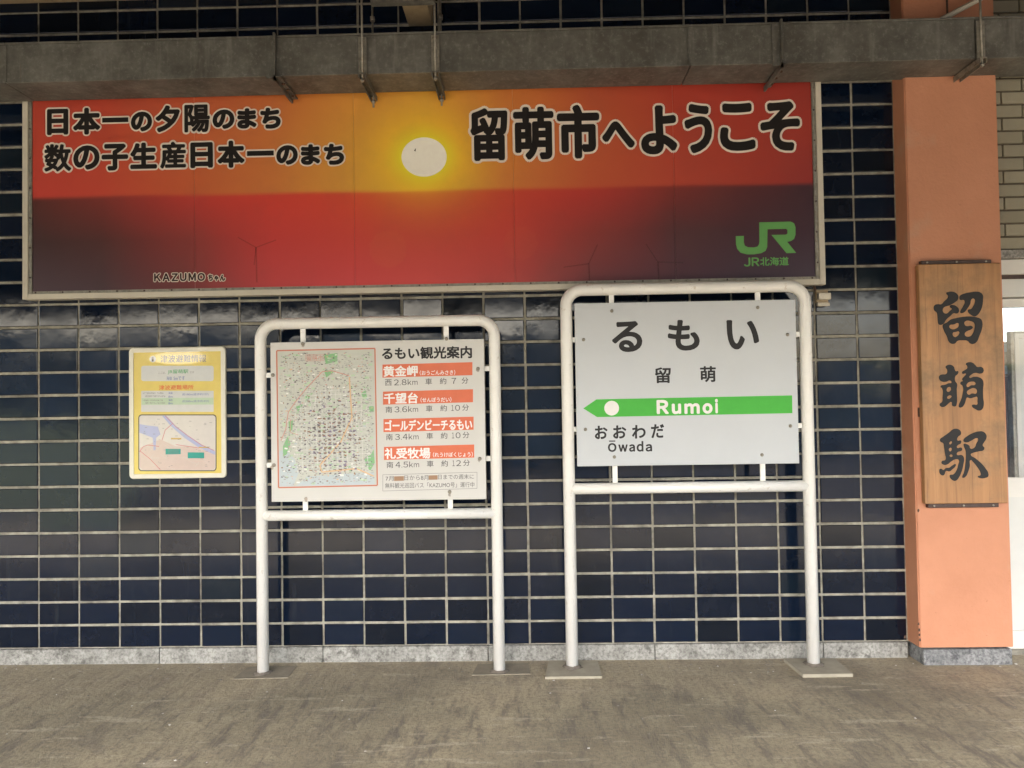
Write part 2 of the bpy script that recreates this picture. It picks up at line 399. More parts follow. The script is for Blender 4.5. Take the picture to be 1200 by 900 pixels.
# ------------------------------------------------------------------ tiled wall
wall = thing('tiled_wall', (2.0, 0, G), 'station wall faced with dark navy glazed tiles in pale grout, standing behind the signs', 'wall')
WX0 = -9*PX
MB().box(WX0, 4.75, -.0, .03, 0, 3.69).build('grout_bed', M['grout'], wall)
pl = MB()
x = WX0
while x < 4.72:
    x2 = min(x+.9, 4.724); pl.box(x, x2-.003, -.014, .02, G-.01, -.002, .004); x = x2
pl.build('plinth', M['plinth'], wall)
def tile_mesh(seed, wd=.2130, ht=.1115):
    rs = random.Random(seed); b = MB(); nx, nz = 4, 3
    P = {}
    for i in range(nx+1):
        for j in range(nz+1):
            e = (i in (0, nx)) or (j in (0, nz))
            fx = [0, .014, .5, .986, 1][i]; fz = [0, .028, .972, 1][j]
            P[i, j] = len(b.v); b.v.append((-wd/2+fx*wd, -.0065-(0 if e else .0015+rs.uniform(-.00012, .00012)), -ht/2+fz*ht))
    for i in range(nx):
        for j in range(nz): b.f.append((P[i, j], P[i+1, j], P[i+1, j+1], P[i, j+1])); b.sm.append(False)
    for (x0, z0), (x1, z1) in (((-1, -1), (1, -1)), ((1, -1), (1, 1)), ((1, 1), (-1, 1)), ((-1, 1), (-1, -1))):
        b.quad((x0*wd/2, -.0065, z0*ht/2), (x1*wd/2, -.0065, z1*ht/2), (x1*wd/2, .001, z1*ht/2), (x0*wd/2, .001, z0*ht/2))
    return b
tile_src = [tile_mesh(s) for s in range(8)]
tile_me = [b.mesh('tile', M['tile']) for b in tile_src]
def hidden(i, j):
    x0, x1, z0, z1 = i*PX, (i+1)*PX, j*PZ, (j+1)*PZ
    for a, b, c, d in ((1.36, 2.49, .80, 1.66), (2.95, 4.12, .96, 1.84), (.50, 1.06, .92, 1.65)):
        if x0 > a and x1 < b and z0 > c-.02 and z1 < d: return True
    return False
rest = MB(); cnt = 0
cells = [(i, j) for j in range(0, 29) for i in range(-9, 21)]
def prio(c):
    i, j = c
    if i < -1 or hidden(i, j): return 99
    if j < 15: return j
    if i >= 19 and j < 24: return 20
    if i <= -1 and j < 24: return 21
    return 60
single = set(sorted([c for c in cells if prio(c) < 30], key=lambda c: (prio(c), c[0]))[:300])
for (i, j) in cells:
    cx_, cz_ = (i+.5)*PX, (j+.5)*PZ
    rs = random.Random(i*91+j*7); rx, rz = rs.gauss(0, .006), rs.gauss(0, .006)
    dx, dz = rs.gauss(0, .0008), rs.gauss(0, .0007); k = rs.randrange(8)
    if (i, j) in single:
        o = inst('tile', tile_me[k], (cx_+dx, 0, cz_+dz), wall, (rx, rs.gauss(0, .002), rz))
    else:
        n = len(rest.v)
        for a, b, c in tile_src[k].v: rest.v.append((cx_+dx+a, b+c*rx-a*rz, cz_+dz+c))
        rest.f += [tuple(n+q for q in f) for f in tile_src[k].f]; rest.sm += tile_src[k].sm
rest.build('tiles', M['tile'], wall, kind='stuff')

# ------------------------------------------------------------------ peach column
cx0, cx1, cy = 4.727, 5.208, -.13
column = thing('painted_column', (4.967, -.065, G), 'peach painted concrete column carrying the wooden name board', 'column')
bm = bmesh.new(); bmesh.ops.create_cube(bm, size=1)
for v in bm.verts: v.co = Vector((cx0+(v.co.x+.5)*(cx1-cx0), cy+(v.co.y+.5)*(.30-cy), .006+(v.co.z+.5)*3.67))
bmesh.ops.bevel(bm, geom=[e for e in bm.edges if abs(e.verts[0].co.z-e.verts[1].co.z) > 1], offset=.006, segments=2, affect='EDGES')
MB().addbm(bm).build('shaft', M['peach'], column)
MB().box(cx0+.016, cx1-.010, cy-.004, .2, G-.01, -.004, .006).build('footing', M['footing'], column)
ch = MB(); rs = random.Random(3)
for (x, y) in ((1076.5, 731), (1077, 738), (1077.5, 744), (1078, 750), (1060.5, 747), (1076, 598)):
    P = at(x, y, cy-.0015)
    a = [(P[0]+.006*math.cos(q)*rs.uniform(.5, 1.3), P[1], P[2]+.009*math.sin(q)*rs.uniform(.6, 1.3)) for q in [k*math.pi/4 for k in range(8)]]
    ch.poly(a)
ch.build('chipped_spots', M['rust'], column)
for (x, y, hgt) in ((1074, 365, 16), (1075.5, 483, 11)):
    P = at(x+3, y, cy)
    MB().box(P[0]-.014, P[0]+.02, cy-.012, cy+.001, P[2]-hgt/450, P[2]+hgt/450, .002).build('old_fixing', M['rust'], column)

# ------------------------------------------------------------------ wooden name board with brush lettering
YP = -.172
px0, px1 = 4.754, 5.175; pz0, pz1 = .755, 1.998
plank = thing('station_name_plank', ((px0+px1)/2, YP, pz0), 'varnished wooden plank with three brushed black characters hung on the peach column', 'name board')
MB().box(px0, px1, YP, YP+.036, pz0, pz1, .004).build('plank', M['wood'], plank)
CAL = [
 (1085, 325, [[(240,185),(265,172),(310,168),(355,185),(380,220),(375,260),(345,290),(285,325),(198,370),(225,425),(290,385),(306,370),(283,350),(285,332),(320,324),(365,345),(388,380),(380,415),(355,425),(330,420),(290,450),(235,500),(210,540),(180,557),(150,550),(140,520),(135,460),(125,410),(100,390),(92,355),(105,325),(140,315),(180,315),(215,280),(255,240),(262,215),(245,200)]]),
 (1085, 325, [[(392,240),(400,215),(450,190),(520,175),(600,168),(640,178),(668,210),(670,260),(660,340),(630,410),(600,445),(570,458),(530,440),(492,400),(495,380),(530,370),(550,345),(572,300),(570,255),(550,248),(530,265),(520,310),(490,360),(445,412),(405,415),(405,395),(430,350),(455,280),(440,265),(405,265)]]),
 (1085, 325, [[(200,555),(245,530),(290,495),(350,478),(440,462),(520,458),(600,470),(645,490),(662,530),(655,610),(625,690),(600,750),(560,780),(520,775),(490,745),(430,738),(370,745),(340,775),(300,778),(270,755),(245,690),(210,620)],
   [(275,568),(330,552),(380,538),(385,570),(370,590),(295,605)],
   [(455,520),(540,518),(568,540),(570,600),(545,665),(520,690),(465,688),(455,660),(475,635),(530,610),(550,585),(530,568),(480,572),(458,560)],
   [(315,652),(350,640),(390,638),(385,670),(365,690),(335,700)]]),
 (1085, 410, [[(230,200),(250,180),(290,175),(325,195),(340,235),(350,250),(378,250),(375,280),(345,310),(345,370),(365,395),(362,460),(360,640),(345,662),(310,655),(298,610),(270,625),(235,655),(205,670),(170,660),(162,635),(190,610),(195,560),(190,450),(172,435),(180,418),(220,410),(270,390),(300,385),(285,360),(235,375),(185,370),(158,345),(155,310),(180,290),(240,280),(250,235)],
   [(245,455),(280,435),(295,455),(290,475),(255,492)], [(250,550),(300,540),(298,555),(255,572)]]),
 (1085, 410, [[(468,165),(500,145),(545,150),(580,180),(600,200),(650,200),(675,225),(672,260),(645,278),(580,270),(540,285),(510,325),(560,315),(620,320),(660,345),(675,385),(670,460),(672,560),(678,640),(660,695),(625,712),(590,700),(540,650),(560,640),(600,642),(605,600),(598,550),(570,555),(520,568),(480,560),(470,580),(455,630),(415,675),(390,672),(385,650),(410,590),(430,520),(430,420),(405,400),(410,375),(435,365),(425,345),(450,310),(470,280),(430,280),(425,260),(460,235),(485,215),(485,190)],
   [(480,400),(555,372),(580,385),(578,408),(530,415),(485,435)], [(480,495),(500,470),(585,455),(592,510),(540,510),(500,525)]]),
 (1085, 490, [[(165,250),(200,220),(270,170),(320,130),(365,125),(405,150),(410,190),(375,220),(370,262),(410,262),(415,280),(405,300),(370,320),(365,348),(415,345),(425,370),(405,388),(370,400),(365,430),(420,432),(445,460),(440,540),(420,620),(390,690),(345,735),(310,725),(278,680),(285,665),(320,660),(355,620),(378,550),(385,490),(350,482),(300,505),(245,545),(205,545),(182,520),(190,503),(230,488),(225,420),(212,330),(205,295),(170,275)],
   [(275,305),(300,272),(302,295)], [(270,360),(295,348),(302,370),(285,390),(272,380)], [(278,435),(305,428),(312,448),(290,455)]]),
 (1085, 490, [[(165,595),(185,595),(205,608),(235,585),(275,580),(310,555),(350,540),(345,565),(310,600),(275,625),(235,620),(220,655),(200,672),(165,650),(158,620)]]),
 (1085, 490, [[(440,255),(480,215),(550,175),(620,155),(670,158),(705,190),(708,240),(680,285),(665,320),(685,345),(675,375),(620,390),(540,412),(525,425),(580,470),(650,530),(700,590),(730,640),(728,685),(700,700),(620,698),(608,685),(640,670),(640,640),(600,570),(550,510),(525,490),(515,560),(490,640),(470,680),(430,698),(428,680),(445,640),(460,560),(468,450),(465,380),(445,330),(445,302),(480,305),(510,325),(520,355),(570,345),(590,300),(612,240),(590,235),(530,265),(480,285),(445,275)]]),
]
groups = {325: MB(), 410: MB(), 490: MB()}
for (x0, y0, cts) in CAL:
    v, f = curvefill(cts, YP-.0012, x0, y0, 10, .0008); b = groups[y0]; n = len(b.v)
    b.v += v; b.f += [tuple(n+i for i in q) for q in f]; b.sm += [False]*len(f)
for k in (325, 410, 490): groups[k].build('brushed_character', M['charcoal'], plank)
for (z0, z1, xa, xb, sg) in ((pz1+.001, pz1+.020, 4.775, 5.135, 1), (pz0-.022, pz0-.001, 4.775, 5.135, -1)):
    b = MB().box(xa, xb, YP+.010, YP+.04, z0, z1, .002).build('mounting_rail', M['bronze'], plank)
    for fx in (.08, .5, .92):
        c = MB(); X = xa+(xb-xa)*fx; zc = (z0+z1)/2
        c.tube([(X, YP+.011, zc), (X, YP+.006, zc)], .005, 8); c.build('screw', M['steel'], b)

# ------------------------------------------------------------------ brick wall and door at the right
bw = thing('brick_wall', (6.0, 0, 2.06), 'tan brick wall above the door to the right of the peach column', 'wall')
bz0 = 2.096; bp, bl = .0722, .225
MB().box(5.212, 7.3, .010, .30, bz0, 3.69).build('mortar_bed', M['dark_mortar'], bw)
brick_me = {}
def bmeshk(L, seed):
    key = (round(L, 4), seed)
    if key not in brick_me:
        brick_me[key] = MB().box(-L/2, L/2, -.0, .02, -.0305, .0305, .002).mesh('brick', M['brick'])
    return brick_me[key]
jx = ax(1176, 205, 0)
for r_ in range(22):
    z = bz0+.0361+r_*bp
    x = jx-(bl if r_ % 2 else bl/2)
    while x < 7.2:
        a, b = max(x+.004, 5.212), min(x+bl-.004, 7.3)
        if b-a > .02: inst('brick', bmeshk(b-a, 0), ((a+b)/2, 0, z), bw)
        x += bl
MB().box(5.212, 7.3, -.022, .30, 2.048, 2.094, .004).build('stone_lintel', M['plinth'], bw)
door = thing('glazed_door', (5.9, .05, G), 'white aluminium framed glazed sliding door behind the peach column at the right edge', 'door')
YD = .03
zt = 2.046
fr_ = MB().box(5.212, 7.3, YD-.02, YD+.10, az_(1195, 322, YD), zt, .003).box(5.212, 5.252, YD-.02, YD+.10, G, az_(1195, 322, YD)-.002, .003).box(7.24, 7.3, YD-.02, YD+.1, G, az_(1195, 322, YD)-.002, .003)
frame_o = fr_.build('door_frame', M['alu'], door)
MB().box(5.253, 7.239, YD-.005, YD+.09, az_(1195, 327, YD), az_(1195, 322, YD)-.001).build('door_track', M['bronze'], door)
MB().box(5.253, 7.239, YD-.012, YD+.08, az_(1195, 348, YD), az_(1195, 327, YD)-.001, .002).build('transom_panel', M['doorpanel'], door)
MB().box(5.213, 7.29, YD-.012, YD+.05, G-.002, G+.02).build('threshold', M['steel'], door)
LT = az_(1195, 349, YD)-.002
zr0, zr1 = az_(1195, 583, YD), az_(1195, 560, YD)
for (xa, xb, yo) in ((5.200, 6.25, .02), (6.20, 7.238, .06)):
    lf = MB().box(xa, xa+.055, YD+yo, YD+yo+.03, G+.022, LT, .002).box(xb-.055, xb, YD+yo, YD+yo+.03, G+.022, LT, .002)
    lf.box(xa+.056, xb-.056, YD+yo, YD+yo+.03, LT-.045, LT).box(xa+.056, xb-.056, YD+yo, YD+yo+.03, zr0, zr1).box(xa+.056, xb-.056, YD+yo, YD+yo+.03, G+.022, G+.12)
    lo = lf.build('door_leaf', M['alu'], door)
    MB().box(xa+.056, xb-.056, YD+yo+.010, YD+yo+.016, zr1+.001, LT-.046).build('pane', M['glass'], lo)
    MB().box(xa+.056, xb-.056, YD+yo+.006, YD+yo+.022, G+.121, zr0-.001).build('lower_panel', M['doorpanel'], lo)
# the waiting room seen through the glass
mb = MB()
mb.box(4.9, 11, .301, 6.3, G-.1, G-.002)
struct('waiting_room_floor', mb, M['roomfloor'])
mb = MB().box(4.9, 11, .301, 6.5, 2.9, 3.0).box(4.865, 4.898, .31, 6.5, G, 2.9)
mb.box(10.98, 11.1, .301, 6.5, G, 2.9)
wz0, wz1 = az_(1192, 402, 6.3), az_(1192, 360, 6.3)
mb.box(4.9, 10.98, 6.3, 6.4, G, wz0).box(4.9, 10.98, 6.3, 6.4, wz1, 2.899)
for xa, xb in ((4.9, 6.2), (8.0, 8.2), (10.4, 10.98)): mb.box(xa, xb, 6.302, 6.398, wz0+.002, wz1-.002)
struct('waiting_room_walls', mb, M['room'])
YN = .26
inner = thing('inner_door', (ax(1205, 450, YN), YN, G), 'grey and white framed inner door leaf standing behind the glazed door at the right edge', 'door')
i0, i1, i2 = ax(1186.5, 470, YN), ax(1190.5, 470, YN), ax(1196, 470, YN); it = az_(1195, 388, YN)
MB().box(i0, i1, YN, YN+.04, G, it, .002).box(i1+.001, i0+.9, YN, YN+.04, it-.012, it).build('grey_stile', M['steel'], inner)
MB().box(i1+.001, i2, YN-.004, YN+.03, G, it-.013, .002).box(i2+.001, i0+.9, YN-.004, YN+.03, it-.04, it-.013).build('white_stile', M['alu'], inner)
MB().box(i2+.001, i0+.9, YN+.012, YN+.02, G, it-.041).build('pane', M['doorpanel'], inner)
YC = 1.3
cab = thing('stand_in_cabinet', (ax(1180, 500, YC), YC, G), 'dark cabinet added as a stand-in for an unclear shape, with pale blue notices, inside the waiting room behind the glazed door', 'cabinet')  # cabinet put in as a stand-in for an unclear dark shape
c0, c1 = ax(1168, 500, YC), ax(1205, 500, YC)
MB().box(c0, c1, YC, YC+.5, G, az_(1183, 442, YC), .006).build('body', M['bronze'], cab)
MB().box(c0, c1, YC+.05, YC+.09, az_(1183, 440, YC), az_(1183, 400, YC)).build('upright_board', M['steel'], cab)
MB().box(c0+.02, c1-.02, YC+.046, YC+.049, az_(1183, 438, YC), az_(1183, 428, YC)).build('blue_notice', ink('pale_blue', (.40, .55, .70)), cab)
MB().box(c0+.02, c1-.02, YC+.046, YC+.049, az_(1183, 412, YC), az_(1183, 402, YC)).build('blue_notice', M['pale_blue'], cab)

# ------------------------------------------------------------------ welcome banner
YB = -.058
ban = thing('welcome_banner', (2.13, -.03, 1.918), 'long red and orange sunset welcome billboard with outlined Japanese lettering in a cream frame', 'billboard')
bx0, bx1, bz0_, bz1_ = -.05, 4.315, 1.918, 3.12
MB().box(bx0+.02, bx1-.02, -.04, -.006, bz0_+.02, bz1_-.02).build('backing', M['cream'], ban)
fw = .030
fo = MB().box(bx0, bx0+fw, YB-.010, -.006, bz0_, bz1_, .002).box(bx1-fw, bx1, YB-.010, -.006, bz0_, bz1_, .002)
fo.box(bx0+fw+.0005, bx1-fw-.0005, YB-.010, -.006, bz0_, bz0_+fw, .002).box(bx0+fw+.0005, bx1-fw-.0005, YB-.010, -.006, bz1_-fw, bz1_, .002)
frm = fo.build('frame', M['cream'], ban)
ix0, ix1, iz0, iz1 = bx0+fw, bx1-fw, bz0_+fw, bz1_-fw
st = .020
MB().box(ix0+.001, ix0+st, YB-.0045, YB-.001, iz0, iz1).box(ix1-st, ix1-.001, YB-.0045, YB-.001, iz0, iz1).box(ix0+st+.001, ix1-st-.001, YB-.0045, YB-.001, iz0+.001, iz0+st*.7).build('edge_strip', M['steel'], ban)
riv = MB().tube([(0, 0, 0), (0, -.003, 0)], [.0055, .004], 8).mesh('rivet', M['bronze'])
for k in range(29): inst('rivet', riv, (ix0+.04+k*(ix1-ix0-.08)/28, YB-.0046, iz0+st*.38), ban)
for k in range(7):
    z = iz0+.09+k*.165
    inst('rivet', riv, (ix0+st*.5, YB-.0046, z), ban); inst('rivet', riv, (ix1-st*.5, YB-.0046, z), ban)
# printed sheets, colours of the print on a fine grid
CXS = [36, 120, 220, 320, 410, 497, 590, 690, 790, 870, 950]
ROWS = {
 'st': [(165,58,40),(170,60,40),(175,75,45),(182,95,45),(200,130,50),(205,145,50),(188,108,45),(168,72,40),(158,52,35),(150,45,33),(138,42,32)],
 'sm': [(175,60,42),(178,65,42),(185,88,48),(188,108,50),(200,138,50),(208,152,40),(192,114,45),(176,82,45),(165,60,40),(158,54,38),(148,50,38)],
 'sb': [(185,58,45),(185,65,45),(186,85,45),(192,112,50),(202,142,50),(206,160,38),(192,112,50),(180,80,45),(170,65,45),(155,55,40),(140,45,40)],
 'wt': [(80,38,32),(120,45,38),(178,52,42),(198,58,42),(198,62,42),(192,72,42),(188,58,40),(172,50,40),(120,45,38),(85,40,40),(60,35,42)],
 'wm': [(60,38,38),(75,40,38),(130,48,44),(186,56,50),(190,60,50),(184,64,52),(182,58,48),(135,50,45),(78,42,45),(65,38,45),(60,38,48)],
 'wb': [(72,55,62),(70,50,55),(108,50,50),(180,62,62),(192,66,66),(192,70,66),(172,64,60),(110,55,58),(75,45,55),(62,45,58),(60,48,60)]}
AR = {k: np.array([lin(c) for c in v]) for k, v in ROWS.items()}
BGAIN = 1.27
BSAT = .97
def bcol(px, py):
    c = {k: np.array([np.interp(px, CXS, AR[k][:, q]) for q in range(3)]) for k in AR}
    yh = 232-.0185*(px-36)+1.2*math.sin(px*.03)*.4
    def sky_(): 
        a = (py-105+.0185*(px-36))/(yh-105+.0185*(px-36)); a = min(max(a, 0), 1)
        v = c['st']*(1-2*a)+c['sm']*2*a if a < .5 else c['sm']*(2-2*a)+c['sb']*(2*a-1)
        return v
    def sea_():
        a = min(max((py-yh)/105, 0), 1)
        v = c['wt']*(1-2*a)+c['wm']*2*a if a < .5 else c['wm']*(2-2*a)+c['wb']*(2*a-1)
        return v
    s = 1/(1+math.exp(-max(min((py-yh)/.9, 30), -30)))
    v = sky_()*(1-s)+sea_()*s
    d = math.hypot((px-497)/1.18, py-184)
    h = math.exp(-max(d-21, 0)/20.)*(1-.25*s)
    v = v*(1-h)+np.array(lin((246, 205, 22)))*h
    for (gx, gy, gr, ga) in ((455, 292, 22, .10), (610, 285, 20, .05)):
        dd = math.hypot(px-gx, py-gy)
        if dd < gr: v = v*(1-ga)+np.array(lin((200, 110, 60)))*ga
    v = v*BGAIN; lum = v@np.array((.3, .6, .1)); v = lum+(v-lum)*BSAT
    return (min(v[0], .9), min(v[1], .85), min(v[2], .8), 1)
t = NT('sunset_print')
vc = t.n.new('ShaderNodeVertexColor'); vc.layer_name = 'print'
c = t.mix(t.ramp(t.noise(2.2, 6, .7), [(.5, 0.), (.8, .18)]), vc.outputs[0], (.12, .075, .06))
t.set(color=c, rough=.5, spec=.35); t.bump(t.noise(1.3, 2, .5), .12, .02); M['sunset'] = t.m
def inv_px(X, Y, Z):
    d = np.array([X-CX, Y+CD, Z-CZ]); q = d@BF
    return 600+FPX*(d@BR)/q, 450-FPX*(d@BU)/q
seams = [ix0+st+.0015]+[ax(s, 220, YB) for s in (228, 415, 602, 790)]+[ix1-st-.0015]
NZ = 110
for a, b in zip(seams[:-1], seams[1:]):
    a2, b2 = a+.0004, b-.0004; NXp = 70; me = bpy.data.meshes.new('printed_sheet'); V = []; Fc = []; C = []
    off = origin(ban)
    for j in range(NZ+1):
        for i in range(NXp+1):
            X = a2+(b2-a2)*i/NXp; Z = iz0+st*.7+.001+(iz1-iz0-st*.7-.001)*j/NZ
            bow = .0012*math.sin(i/NXp*math.pi)
            V.append((X-off.x, YB-bow-off.y, Z-off.z)); C.append(bcol(*inv_px(X, YB, Z)))
    for j in range(NZ):
        for i in range(NXp):
            n = j*(NXp+1)+i; Fc.append((n, n+1, n+NXp+2, n+NXp+1))
    me.from_pydata(V, [], Fc); me.polygons.foreach_set('use_smooth', [True]*len(Fc))
    at_ = me.color_attributes.new('print', 'FLOAT_COLOR', 'POINT'); at_.data.foreach_set('color', np.array(C, dtype=np.float32).ravel())
    me.materials.append(M['sunset']); o = bpy.data.objects.new('printed_sheet', me); col.objects.link(o); o.parent = ban
YT = YB-.0022
mb = MB(); mb.poly([at(497+26.5*math.cos(q), 184+23*math.sin(q), YT) for q in [k*math.pi/24 for k in range(48)]])
so = mb.build('sun_print', M['sun_white'], ban)
mb = MB(); pp(mb, [(485, 176.5), (487.5, 173.5), (487, 177.5)], YT-.0006); mb.build('scuff_mark', M['darkline'], ban)
t = NT('turbine_print'); t.set(color=(.10, .03, .03), rough=.6); t.b.inputs['Alpha'].default_value = .27; M['turb'] = t.m
for (x, y, yb, a0, L) in ((300, 290, 331, 25, 26), (690, 309, 333, 70, 30), (771, 307, 330, 118, 30)):
    tb = MB(); s0, h0 = (x, y), (x+1, yb)
    strokes(tb, [s0, h0], .008, YT)
    for k in range(3):
        a = R(a0+120*k)
        if y+L*-math.sin(a) > 330: continue
        strokes(tb, [s0, (x+L*math.cos(a), y-L*math.sin(a)*.8)], .006, YT-.0002*(k+1))
    tb.build('wind_turbine_print', M['turb'], ban)
BIG = [('日',55,127.5,80,158.3),('本',85.3,126.2,117.7,157.8),('一',119.7,137.8,150.3,143.3),('の',153.3,130.8,178.3,154.2),('夕',182,123.3,211,155),('陽',216,122.5,246,155),('の',249,128.3,274.7,151.3),('ま',278,126.7,300.8,150.8),('ち',305,126,329,151),
 ('数',51.7,168.7,83.7,201.3),('の',85.8,170.3,116.7,199),('子',119,168.3,150.3,200),('生',152.5,167,184,198),('産',187.5,166,218,197.5),('日',223,166.7,249.5,197),('本',254.7,164.7,286.7,196.7),('一',289.5,176.7,320.8,182.5),('の',323.7,170,349,193.3),('ま',352.5,169,375.3,193.3),('ち',379.5,168.3,403.3,193.3)]
BG2 = [('留',551,126.4,595,188.6),('萌',601.5,125,649,187.5),('市',652.8,122.5,702.6,186),('へ',705.3,142,744,174),('よ',751,123.3,793.6,181),('う',802,121.4,834.5,179.7),('こ',843.4,120.6,885,177),('そ',890.9,118.6,937.5,177)]
def outlined(chars, thick, ring, mat, omat, Y):
    thick0 = thick
    for ch_, l, t_, r, b in chars:
        o = MB(); k = MB(); thick = thick0*((.72 if ch_ in '陽数産' else .85 if ch_ in '留萌' else 1))
        i = 0 if ch_ in '一' else thick/ .00463/1.0
        i2 = i
        put(k, ch_, l+i2, t_+(i if ch_ != '一' else 0), r-i2, b-(i if ch_ != '一' else 0), Y-.0022, 0, 10 if ch_ != '一' else 0, thick)
        put(o, ch_, l+i2, t_+(i if ch_ != '一' else 0), r-i2, b-(i if ch_ != '一' else 0), Y, 0, 16, thick0+ring if ch_ != '一' else ring)
        o.build('letter_outline', omat, ban); k.build('letter', mat, ban)
outlined(BIG[:9], .0074, .0085, M['black'], M['outline'], YT)
outlined(BIG[9:], .0074, .0085, M['black'], M['outline'], YT)
outlined(BG2, .0115, .0115, M['black'], M['outline'], YT)
outlined([('Ｋ', 180.5, 320.4, 188.5, 329.8), ('Ａ', 190.3, 320.3, 199, 329.7), ('Ｚ', 201, 320.2, 208.6, 329.6), ('Ｕ', 210.8, 320, 218.6, 329.5), ('Ｍ', 220.8, 319.9, 229.6, 329.3), ('Ｏ', 231.4, 319.8, 240.2, 329.3), ('ち', 244, 321.5, 249.5, 329.2), ('ゃ', 251, 323, 256, 329.2), ('ん', 257.5, 321.8, 264, 329.2)], .0022, .0045, M['brownink'], M['outline'], YT)
JR = [(110,285),(195,283),(195,350),(205,385),(240,403),(300,405),(340,395),(356,370),(360,340),(358,140),(690,132),(725,150),(740,190),(740,270),(725,315),(690,338),(652,345),(748,462),(645,465),(487,273),(640,270),(655,258),(655,220),(640,208),(445,213),(442,400),(425,440),(380,465),(300,478),(230,478),(160,460),(125,420),(112,370)]
mb = MB(); pp(mb, [(850+a/9, 245+b/9) for a, b in JR], YT); mb.build('green_emblem', M['jrgreen'], ban)
mb = MB(); put(mb, 'Ｊ', 872, 302.2, 879, 312, YT, .05); put(mb, 'Ｒ', 881.2, 302, 889.6, 311.6, YT, .05); put(mb, '北海道', 891, 301.4, 924, 311, YT, .035); mb.build('lettering', M['jrgreen'], ban, kind='stuff')

# ------------------------------------------------------------------ tubular sign stands
bolt_me = MB().tube([(0, 0, 0), (0, -.0035, 0), (0, -.0036, 0), (0, -.007, 0)], [.010, .010, .006, .005], 10).mesh('bolt', M['steel'])
def stand(name, xo0, xo1, ztop, zbar, r, Y, label, rad=.085):
    o = thing(name, ((xo0+xo1)/2, Y, G), label, 'sign')
    x0, x1, z1 = xo0+r, xo1-r, ztop-r
    pts = [(x0, Y, G)]
    for k in range(9):
        a = R(180-90*k/8); pts.append((x0+rad+rad*math.cos(a), Y, z1-rad+rad*math.sin(a)))
    for k in range(9):
        a = R(90-90*k/8); pts.append((x1-rad+rad*math.cos(a), Y, z1-rad+rad*math.sin(a)))
    pts.append((x1, Y, G))
    MB().tube(pts, r, 24).build('tube_frame', M['white_paint'], o)
    MB().tube([(x0+.01, Y, zbar), (x1-.01, Y, zbar)], r*.93, 20).build('cross_bar', M['white_paint'], o)
    return o, x0, x1, z1
def brackets(o, x0, x1, z1, zbar, r, Y, bx, bz, by0, by1, w=.026):
    """short flat bars from the tubes to the back of the board"""
    for (x, lo, hi) in bx[0]: MB().box(x-w/2, x+w/2, Y-.006, Y+.004, lo-.05, z1-r*.6).build('bracket', M['white_paint'], o)
    for (x, lo, hi) in bx[1]: MB().box(x-w/2, x+w/2, Y-.006, Y+.004, zbar+r*.6, hi+.05).build('bracket', M['white_paint'], o)
    for z, side in bz:
        if side < 0: MB().box(x0+r*.6, by0+.05, Y-.006, Y+.004, z-w/2, z+w/2).build('bracket', M['white_paint'], o)
        else: MB().box(by1-.05, x1-r*.6, Y-.006, Y+.004, z-w/2, z+w/2).build('bracket', M['white_paint'], o)

def bold(mb, s, l, t_, r, b, Y, th): 
    i = th/.0045; put(mb, s, l+i, t_+i, r-i, b-i, Y, 0, 10, th)
# --- right: station name sign
YR = -.152; YRB = YR-.026
rs_, x0, x1, z1 = stand('station_name_sign', 2.888, 4.200, 1.932, .855, .0315, YR, 'white tube framed station name sign with a green arrow band reading Rumoi')
bX0, bX1, bZ0, bZ1 = 2.963, 4.112, .974, 1.826
board = MB().box(bX0, bX1, YRB, YRB+.018, bZ0, bZ1, .0015).build('sign_board', M['board_grey'], rs_)
def q(a, b, s=3.215, ox=640, oy=310): return (ox+a/s, oy+b/s)
def PXZ(a, b, Y, **k): return at(*q(a, b, **k), Y)
brackets(rs_, x0, x1, z1, .855, .0315, YR, ([(PXZ(245, 120, YR)[0], bZ1, 0), (PXZ(796, 110, YR)[0], bZ1, 0)], [(PXZ(259, 780, YR)[0], 0, bZ0), (PXZ(815, 770, YR)[0], 0, bZ0)]),
         [(PXZ(98, 284, YR)[2], -1), (PXZ(98, 621, YR)[2], -1), (PXZ(950, 263, YR)[2], 1), (PXZ(960, 607, YR)[2], 1)], bX0, bX1)
for a, b in ((247,175),(797,162),(141,283),(909,264),(148,621),(920,608),(257,725),(813,717)):
    inst('bolt', bolt_me, PXZ(a, b, YRB-.0003), rs_, None, (.9, 1, .9))
YI = YRB-.0008
mb = MB(); pp(mb, [(683.5,478.6),(699,468),(928.3,463.3),(928.6,484.2),(699.7,488.8)], YI); mb.build('green_band', M['green'], board)
mb = MB(); pp(mb, [(716.8+8.6*math.cos(k*math.pi/16), 478.3+8.6*math.sin(k*math.pi/16)) for k in range(32)], YI-.0006); mb.build('white_dot', M['white_ink'], board)
for s, l, t_, r, b in (('Ｒ',769.5,468.6,783.6,485.2),('ｕ',787.3,473.0,798.2,485.3),('ｍ',802.0,472.6,820.0,485.0),('ｏ',823.3,472.4,835.0,484.8),('ｉ',838.0,467.4,841.4,484.3)):
    mb = MB(); bold(mb, s, l, t_, r, b, YI-.0006, .0042); mb.build('letter', M['white_ink'], board)
for s, l, t_, r, b in (('る',717,376.3,752.6,412.6),('も',782.5,374.7,819.8,411),('い',851.5,374.7,889.5,409.5)): mb = MB(); bold(mb, s, l, t_, r, b, YI, .0062); mb.build('letter', M['charcoal'], board)
for s, l, t_, r, b in (('留',767.5,430.4,786.2,449),('萌',820.4,429,839,447.8)): mb = MB(); bold(mb, s, l, t_, r, b, YI, .0022); mb.build('letter', M['charcoal'], board)
